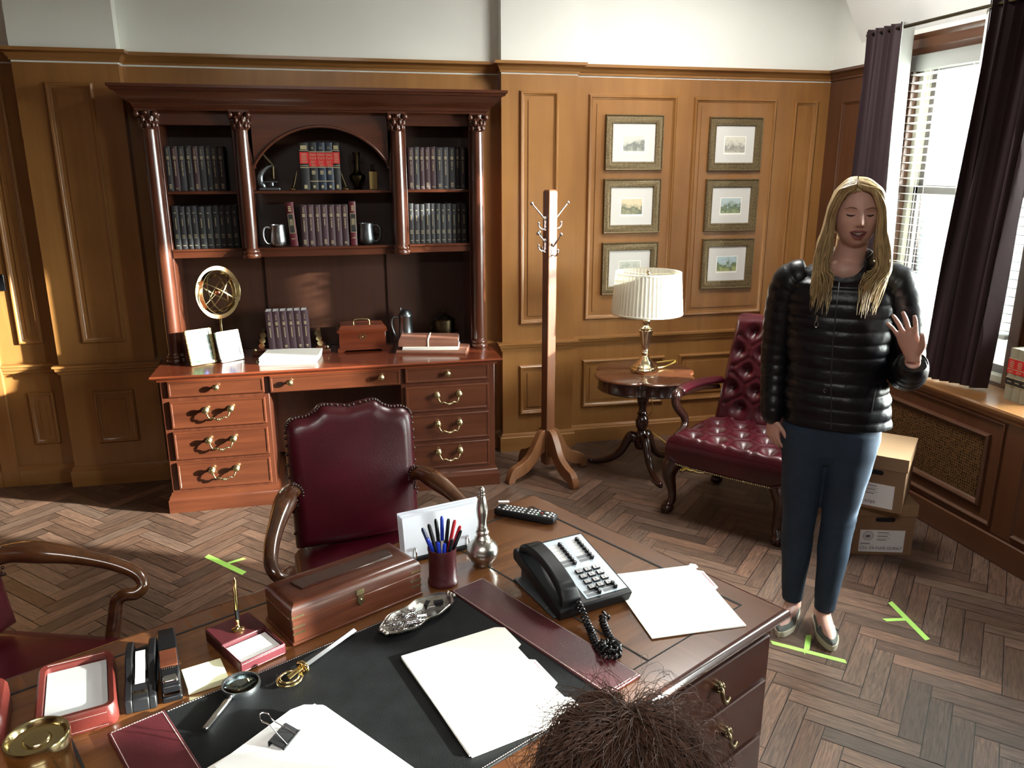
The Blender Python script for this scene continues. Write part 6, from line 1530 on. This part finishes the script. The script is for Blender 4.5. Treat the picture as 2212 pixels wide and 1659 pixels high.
# hair: scalp cap and separate wavy locks
b = MB(hd.M); g = []; nt_, npz = 40, 64
for k in range(nt_ + 1):
    th = max(.03, 2.15 * k / nt_); g.append([(hd.a * 1.07 * math.sin(th) * math.sin(ph), -(hd.bf if math.cos(ph) > 0 else hd.bb) * 1.06 * math.sin(th) * math.cos(ph), hd.ct * 1.055 * math.cos(th)) for ph in [2 * PI * i / npz for i in range(npz)]])
vs = [p for r in g for p in r]; fs = []
for k in range(nt_):
    for i in range(npz):
        j = (i + 1) % npz; c = [sum(vs[q][m] for q in (k * npz + i, k * npz + j, (k + 1) * npz + i, (k + 1) * npz + j)) / 4 for m in range(3)]
        if c[1] < -.005 and c[2] < .086 - .060 * min(1, abs(c[0]) / .07) ** 2.2 and abs(c[0]) < .075: continue
        fs.append((k * npz + i, (k + 1) * npz + i, (k + 1) * npz + j, k * npz + j))
b.add(vs, fs); cap_b = b
hb_ = MB(); hb_.add(b.v, b.f); rq = random.Random(21)
hx0, hy0 = .020, -.030
for s in (-1, 1):
    for i in range(300):
        t = rq.random() ** 1.35; lay = rq.random()
        y0 = lerp(-.066, .085, t); out = 1 + .16 * lay; fr = max(0, 1 - t * 2.6)
        zt = 1.622 + .114 * math.sqrt(max(.05, 1 - (y0 / .105) ** 2)) + .006 + .005 * lay
        y63 = lerp(-.060, .085, t) + rq.uniform(-.008, .008); y50 = lerp(-.084, .085, t) + rq.uniform(-.012, .012); y35 = lerp(-.135, .100, t) + rq.uniform(-.012, .012)
        zend = lerp(1.300, 1.36, t) + rq.uniform(-.02, .10)
        edge = rq.random() ** .8                                          # 0 next to the face, 1 outermost
        x63 = lerp(.066, .096, edge) if fr else lerp(.078, .098, lay); x57 = lerp(.067, .104, edge) if fr else lerp(.085, .106, lay)
        x50 = lerp(.068, .112, edge) if fr else lerp(.088, .114, lay); x43 = lerp(.060, .122, edge) + (.010 if s > 0 else .0); x36 = lerp(.046, .118, edge) + (.006 if s > 0 else 0); xe = lerp(.050, .098, edge)
        ph = rq.uniform(-.7, .7) + 2.2 * edge; am = rq.uniform(.007, .014)
        vf = fr * (1 - edge)
        P_ = [(hx0 - .008 + s * .002, hy0 + y0, zt), (hx0 - .004 + s * lerp(.030 * out, .012, vf), hy0 + y0 - .004, zt - lerp(.007, .014, vf)), (hx0 + s * lerp(lerp(.056, .070, lay), .036, vf) * (1 if t < .5 else 1.05), hy0 + lerp(y0, y63, .5) - .010 * vf, lerp(1.698 + .006 * lay, 1.694, vf)), (hx0 + s * lerp(lerp(x63, .080, .4), .057, vf), hy0 + y63 - .006 * vf, 1.655), (hx0 + s * x63, hy0 + y63, 1.615), (hx0 + s * x57, hy0 + lerp(y63, y50, .5), 1.562),
              (hx0 + s * (x50 + .6 * am * math.sin(ph)), hy0 + y50, 1.505), (hx0 - .003 + s * (x43 + am * math.sin(ph + 1.7)), hy0 + lerp(y50, y35, .55), 1.445), (hx0 - .008 + s * (x36 + am * math.sin(ph + 3.4)), hy0 + y35 + .6 * am * math.cos(ph), lerp(1.445, zend, .5)), (hx0 - .012 + s * (xe + am * math.sin(ph + 5.1)), hy0 + y35 - .004 + am * math.cos(ph + 2), zend)]
        c = spline(P_, 4); n = len(c); r0 = rq.uniform(.0026, .0056)
        hb_.tube(c, [r0 * (.7 + .5 * min(1, k / 8)) * (1 - .85 * max(0, (k / (n - 1) - .55) / .45) ** 1.5) for k in range(n)], 5, flat=.65)
hb_.build('hair', hairm, wm, smooth=70)
# jacket
def prof(tab, z):
    for a, c in zip(tab, tab[1:]):
        if a[0] <= z <= c[0]:
            t = (z - a[0]) / (c[0] - a[0]); t = t * t * (3 - 2 * t) * .5 + t * .5; return [lerp(p, q, t) for p, q in zip(a[1:], c[1:])]
    return tab[-1][1:]
TJ = [(.862, .186, .128, .026, .0), (.93, .184, .130, .020, 0), (1.07, .166, .120, .006, 0), (1.20, .178, .124, .0, 0), (1.31, .186, .120, 0, .002), (1.375, .180, .108, 0, .006), (1.420, .135, .090, 0, .008), (1.450, .098, .076, .002, .008), (1.466, .082, .068, .004, .006)]
def puff(z, pitch=.047): return abs(math.sin(PI * z / pitch)) ** .55
b = MB(); rs = []; NZ = 120
for k in range(NZ + 1):
    z = lerp(.862, 1.466, k / NZ); hw_, hd2, cx_, cy_ = prof(TJ, z); pf = 1 + .045 * puff(z) * (1 if z < 1.38 else .4)
    ring = []
    for i in range(72):
        a = 2 * PI * i / 72; c, s_ = math.cos(a), math.sin(a); cr = 1 - .020 * math.exp(-((a - 1.5 * PI - .0) / .03) ** 2)
        wr = 1 + .006 * math.sin(9 * a + 40 * z) + .005 * math.sin(23 * a - 70 * z)
        zz2 = z - (.055 * max(0, -s_) ** 2 if z > 1.38 else 0) * min(1, max(0, (z - 1.38) / .06))
        ring.append((cx_ + hw_ * pf * wr * cr * abs(c) ** .9 * (1 if c > 0 else -1), cy_ + hd2 * pf * wr * cr * abs(s_) ** .9 * (1 if s_ > 0 else -1), zz2))
    rs.append(ring)
b.rings(rs); jk = b.build('jacket', jacketm, wm, smooth=75)
def sleeve(pts, rad, name):
    P_ = spline([tuple(p) + (r,) for p, r in zip(pts, rad)], 16); L_ = [0]
    for i in range(1, len(P_)): L_.append(L_[-1] + (Vector(P_[i][:3]) - Vector(P_[i - 1][:3])).length)
    b = MB(); b.tube([p[:3] for p in P_], [p[3] * (1 + .085 * puff(l, .043)) for p, l in zip(P_, L_)], 24, flat=.97); b.build(name, jacketm, jk, smooth=75)
sleeve([(-.120, .012, 1.400), (-.172, .012, 1.372), (-.196, .018, 1.28), (-.206, .030, 1.12), (-.204, .010, 1.00), (-.199, -.030, .885), (-.198, -.035, .868)], [.055, .068, .064, .058, .052, .044, .036], 'sleeve')
sleeve([(.120, .012, 1.400), (.176, .012, 1.376), (.210, .020, 1.28), (.236, .040, 1.13), (.240, .015, 1.075), (.243, -.07, 1.085), (.243, -.165, 1.128), (.243, -.182, 1.142)], [.055, .069, .066, .062, .064, .060, .051, .042], 'sleeve')
b = MB(); rs = []
for k in range(29):
    a = R(-50 + 280 * k / 28); ring = []
    for r, z in ((.079, 1.418), (.084, 1.460), (.080, 1.500), (.074, 1.503), (.072, 1.46), (.070, 1.42)):
        fl = 1 + .18 * math.exp(-min(k, 28 - k) / 3.0); ring.append((.006 + r * fl * math.cos(a), .004 + r * .95 * fl * math.sin(a), z - .030 * math.exp(-min(k, 28 - k) / 4.0)))
    rs.append(ring)
b.rings(rs); b.build('collar', jacketm, jk, smooth=50, bevel=.003)
zm = plain('gunmetal_zip', (0.10, 0.10, 0.11), .35, .8)
b = MB(); zs_ = [lerp(.868, 1.392, k / 30) for k in range(31)]; b.tube([(prof(TJ, z)[2] - .012, -prof(TJ, z)[1] * 1.02 - .001, z) for z in zs_], .0042, 6, flat=.5); b.build('zip', zm, jk, smooth=60)
b = MB(); b.tube([(-.072, -.1215, 1.275), (-.073, -.123, 1.255)], .004, 6); b.tube([(-.072 + .006 * math.cos(2 * PI * k / 12), -.124, 1.243 + .011 * math.sin(2 * PI * k / 12)) for k in range(13)], .0014, 5); b.build('zip_pull', steel, jk, smooth=60)
b = MB(); b.tube([(-.020 + .006 * math.cos(2 * PI * k / 12), -.128, 1.005 + .006 * math.sin(2 * PI * k / 12)) for k in range(10)], .0010, 5); b.build('snap_ring', steel, jk, smooth=60)
b = MB(); b.tube([(.135, -.104, .885), (.140, -.106, .95), (.142, -.104, 1.02)], .003, 6); b.build('pocket_zip', zm, jk, smooth=60)
# jeans
b = MB(); TL = [(.78, .094, .108), (.70, .086, .100), (.60, .078, .088), (.50, .0655, .074), (.44, .062, .070), (.34, .060, .068), (.20, .049, .056), (.10, .0405, .046)]
for s in (-1, 1):
    rs = []
    for k in range(81):
        z = lerp(.085, .84, k / 80); zt_ = min(z, .78); hw_, hd2 = prof(TL[::-1], max(.10, zt_))
        cx_ = (lerp(-.062, -.067, min(1, (z - .08) / .4)) if s < 0 else lerp(.062, .076, min(1, (z - .08) / .4))); cx_ = lerp(cx_, s * .082 + .012, max(0, (z - .5) / .34)) if z > .5 else cx_
        cy_ = (lerp(.018, .0, min(1, (z - .08) / .4)) if s < 0 else lerp(-.012, 0, min(1, (z - .08) / .4)))
        fold = 1 + .020 * math.exp(-((z - .47) / .06) ** 2) * math.sin(z * 190) + .022 * math.exp(-((z - .13) / .05) ** 2) * math.sin(z * 210) + .006 * math.sin(z * 60)
        rs.append([(cx_ + hw_ * fold * math.cos(a) * (1 + .02 * math.sin(3 * a + 30 * z)), cy_ + hd2 * fold * math.sin(a), z + .004 * math.sin(a)) for a in [2 * PI * i / 36 for i in range(36)]])
    b.rings(rs)
b.rings([oval(.014, 0, z, hw_, hd2, 48) for z, hw_, hd2 in ((.70, .10, .07), (.745, .165, .100), (.80, .176, .110), (.88, .172, .112), (.93, .16, .105))])
bake(b, 'jeans', jeanm, wm, .006, 3)
# shoes
def foot_outline(q):                      # half width along the 0..1 length
    return .034 * (math.sin(PI * min(1, q * 1.0 + .02)) ** .42) * (1 + .22 * math.exp(-((q - .70) / .2) ** 2) - .10 * math.exp(-((q - .38) / .15) ** 2))
for (hx, hy), (tx, ty) in feet:
    L_ = math.hypot(tx - hx, ty - hy); v_ = Vector(((tx - hx) / L_, (ty - hy) / L_, 0)); n_ = Vector((v_.y, -v_.x, 0)) ; o_ = Vector((hx, hy, 0))
    def Q(q, lat, z): p = o_ + v_ * (q * L_) + n_ * lat; return (p.x, p.y, z)
    qs = [.5 - .5 * math.cos(PI * k / 24) for k in range(25)]
    ol = [(q, foot_outline(q) + .003) for q in qs] + [(q, -foot_outline(q) - .003) for q in reversed(qs[1:-1])]
    b = MB(); b.rings([[Q(q, l * .97, .0005) for q, l in ol], [Q(q, l * 1.03, .010) for q, l in ol], [Q(q, l, .024) for q, l in ol]]); sh = b.build('shoe', shoe_sole, wm, smooth=40)
    b = MB(); rs = []                      # toe cap
    for k in range(15):
        q = lerp(.60, .985, k / 14); w_ = foot_outline(q); hgt = lerp(.062, .034, (k / 14) ** 1.4) ; rs.append([Q(q - (.05 * (1 - abs(c)) if k == 0 else 0) * 0, w_ * c, .018 + (hgt - .018) * max(0, 1 - abs(c) ** 2.6) ** .5) for c in [1 - 2 * i / 20 for i in range(21)]])
    vs2 = [p for r in rs for p in r]; b.rings(rs, cap=False, closed=False); b.build('toe_cap', shoe_grey, sh, smooth=60)
    b = MB(); rs = []                      # side walls and heel counter
    sd = [(q, foot_outline(q)) for q in [lerp(.66, .02, k / 16) for k in range(17)]]; sd = sd + [(q, -l) for q, l in reversed(sd)]
    for q, l in sd:
        hz_ = .050 + .012 * math.exp(-(q / .12) ** 2) - .012 * math.exp(-((q - .40) / .15) ** 2); rs.append([Q(q, l * 1.02, .018), Q(q, l * 1.02, hz_ * .7), Q(q, l * .93, hz_), Q(q, l * .86, hz_), Q(q, l * .92, .020)])
    b.rings(rs); b.build('upper', shoe_grey, sh, smooth=50)
    b = MB(); b.tube([Q(q, foot_outline(.60) * c * .95, .018 + .046 * max(0, 1 - abs(c) ** 2.6) ** .5) for q, c in [(.60 - .03 * math.cos(PI * c / 2), c) for c in [1 - 2 * i / 16 for i in range(17)]]], .0032, 6); b.build('shoe_edging', shoe_lin, sh, smooth=60)

# the person kneeling in front of the desk: mostly the crown of brown frizzy hair shows
bn_hair = wood('frizzy_brown_hair', (0.016, 0.007, 0.005), (0.11, 0.050, 0.028), 'Z', 0.6, 0.0, 3.0, 0.4)
greyshirt = plain('dark_grey_shirt', (0.05, 0.05, 0.055), .8, bump=.3, bscale=400)
kx, ky = .335, .800
kn = thing('person', 'person with frizzy brown hair, seen from above in front of the desk', 'person', (kx, ky, 0), R(155))
h2 = Head((0, 0, .985), 0, R(10))
body = MB(); h2.mesh(body, 48, 56)
limb(body, [(0, .03, .86), (0, .02, .92), (0, .008, .97)], [.08, .055, .052], 20)
limb(body, [(0, .04, .40), (0, .05, .55), (0, .05, .72), (0, .04, .86)], [.13, .115, .125, .09], 24, flat=.75)
for s in (-1, 1):
    limb(body, [(s * .09, .03, .86), (s * .17, .04, .835), (s * .215, .05, .60), (s * .17, -.09, .45)], [.05, .050, .040, .028], 14)
    limb(body, [(s * .09, .04, .42), (s * .10, -.02, .25), (s * .10, -.03, .065)], [.085, .070, .055], 16); limb(body, [(s * .10, -.03, .060), (s * .10, .15, .055), (s * .10, .36, .045), (s * .10, .40, .03)], [.055, .050, .034, .028], 14)
    hand(body, (s * .165, -.10, .44), (-s * .2, -.6, -.75), (0, .8, -.6), s, .3, .15, .165)
b2 = bake(body, 'body', skin, kn, .007, 3)
b = MB(); limb(b, [(0, .04, .40), (0, .05, .55), (0, .05, .72), (0, .04, .86), (0, .03, .90)], [.150, .135, .142, .10, .07], 28, flat=.80)
for s in (-1, 1): limb(b, [(s * .08, .03, .85), (s * .17, .04, .83), (s * .215, .05, .62), (s * .19, -.05, .50)], [.062, .062, .052, .042], 16)
bake(b, 'shirt', greyshirt, kn, .008, 3)
b = MB()
for s in (-1, 1): limb(b, [(s * .08, .04, .45), (s * .10, -.02, .25), (s * .10, -.035, .072)], [.100, .082, .066], 18); limb(b, [(s * .10, -.03, .070), (s * .10, .15, .062), (s * .10, .34, .05)], [.064, .058, .044], 16)
bake(b, 'jeans', jeanm, kn, .008, 3)
b = MB(); rq = random.Random(8)
def frizz(n, lo, hi, r0, wob, fly=0):
    for i in range(n):
        th = math.acos(1 - rq.random() * 1.25); ph = rq.uniform(-2.75, 2.75)            # ph = 0 is the back of the head (+y)
        d = Vector((math.sin(th) * math.sin(ph), math.cos(ph) * math.sin(th), math.cos(th)))
        c = Vector((0, .012, .989)); ax = Vector((.098, .106, .118)); lift = rq.uniform(1.02, 1.26 if not fly else 1.60)
        L_ = rq.uniform(lo, hi); n_ = 12; pts = []; pha = rq.uniform(0, 6.3); tw = rq.uniform(-.5, .5); fr = rq.uniform(8, 15)
        for k in range(n_ + 1):
            q = k / n_; t2 = th - .5 + q * L_; ph2 = ph + tw * q
            g_ = 1.02 + (lift - 1.02) * min(1, q * 2.2) + .10 * max(0, t2 - 1.3)
            if t2 < 1.75: e = Vector((math.sin(t2) * math.sin(ph2), math.cos(ph2) * math.sin(t2), math.cos(t2)))
            else: e = Vector((math.sin(1.75) * math.sin(ph2), math.cos(ph2) * math.sin(1.75), math.cos(1.75) - (t2 - 1.75) * 1.05))
            w_ = wob * min(1, q * 3); e2 = Vector((math.cos(ph2), -math.sin(ph2), 0))
            p = c + Vector((e.x * ax.x, e.y * ax.y, e.z * ax.z)) * g_ + e2 * w_ * math.sin(pha + fr * q) + e * w_ * math.cos(pha + fr * q)
            pts.append(tuple(p))
        b.tube(pts, [r0 * (1 - .7 * k / n_) for k in range(n_ + 1)], 3, cap=False)
b.sphere((0, .010, .991), .1, 32, (.088, .104, .124))
frizz(2600, .7, 2.0, .0012, .0045); frizz(800, .5, 1.6, .0005, .008, 1)
b.build('hair', bn_hair, kn, smooth=70)
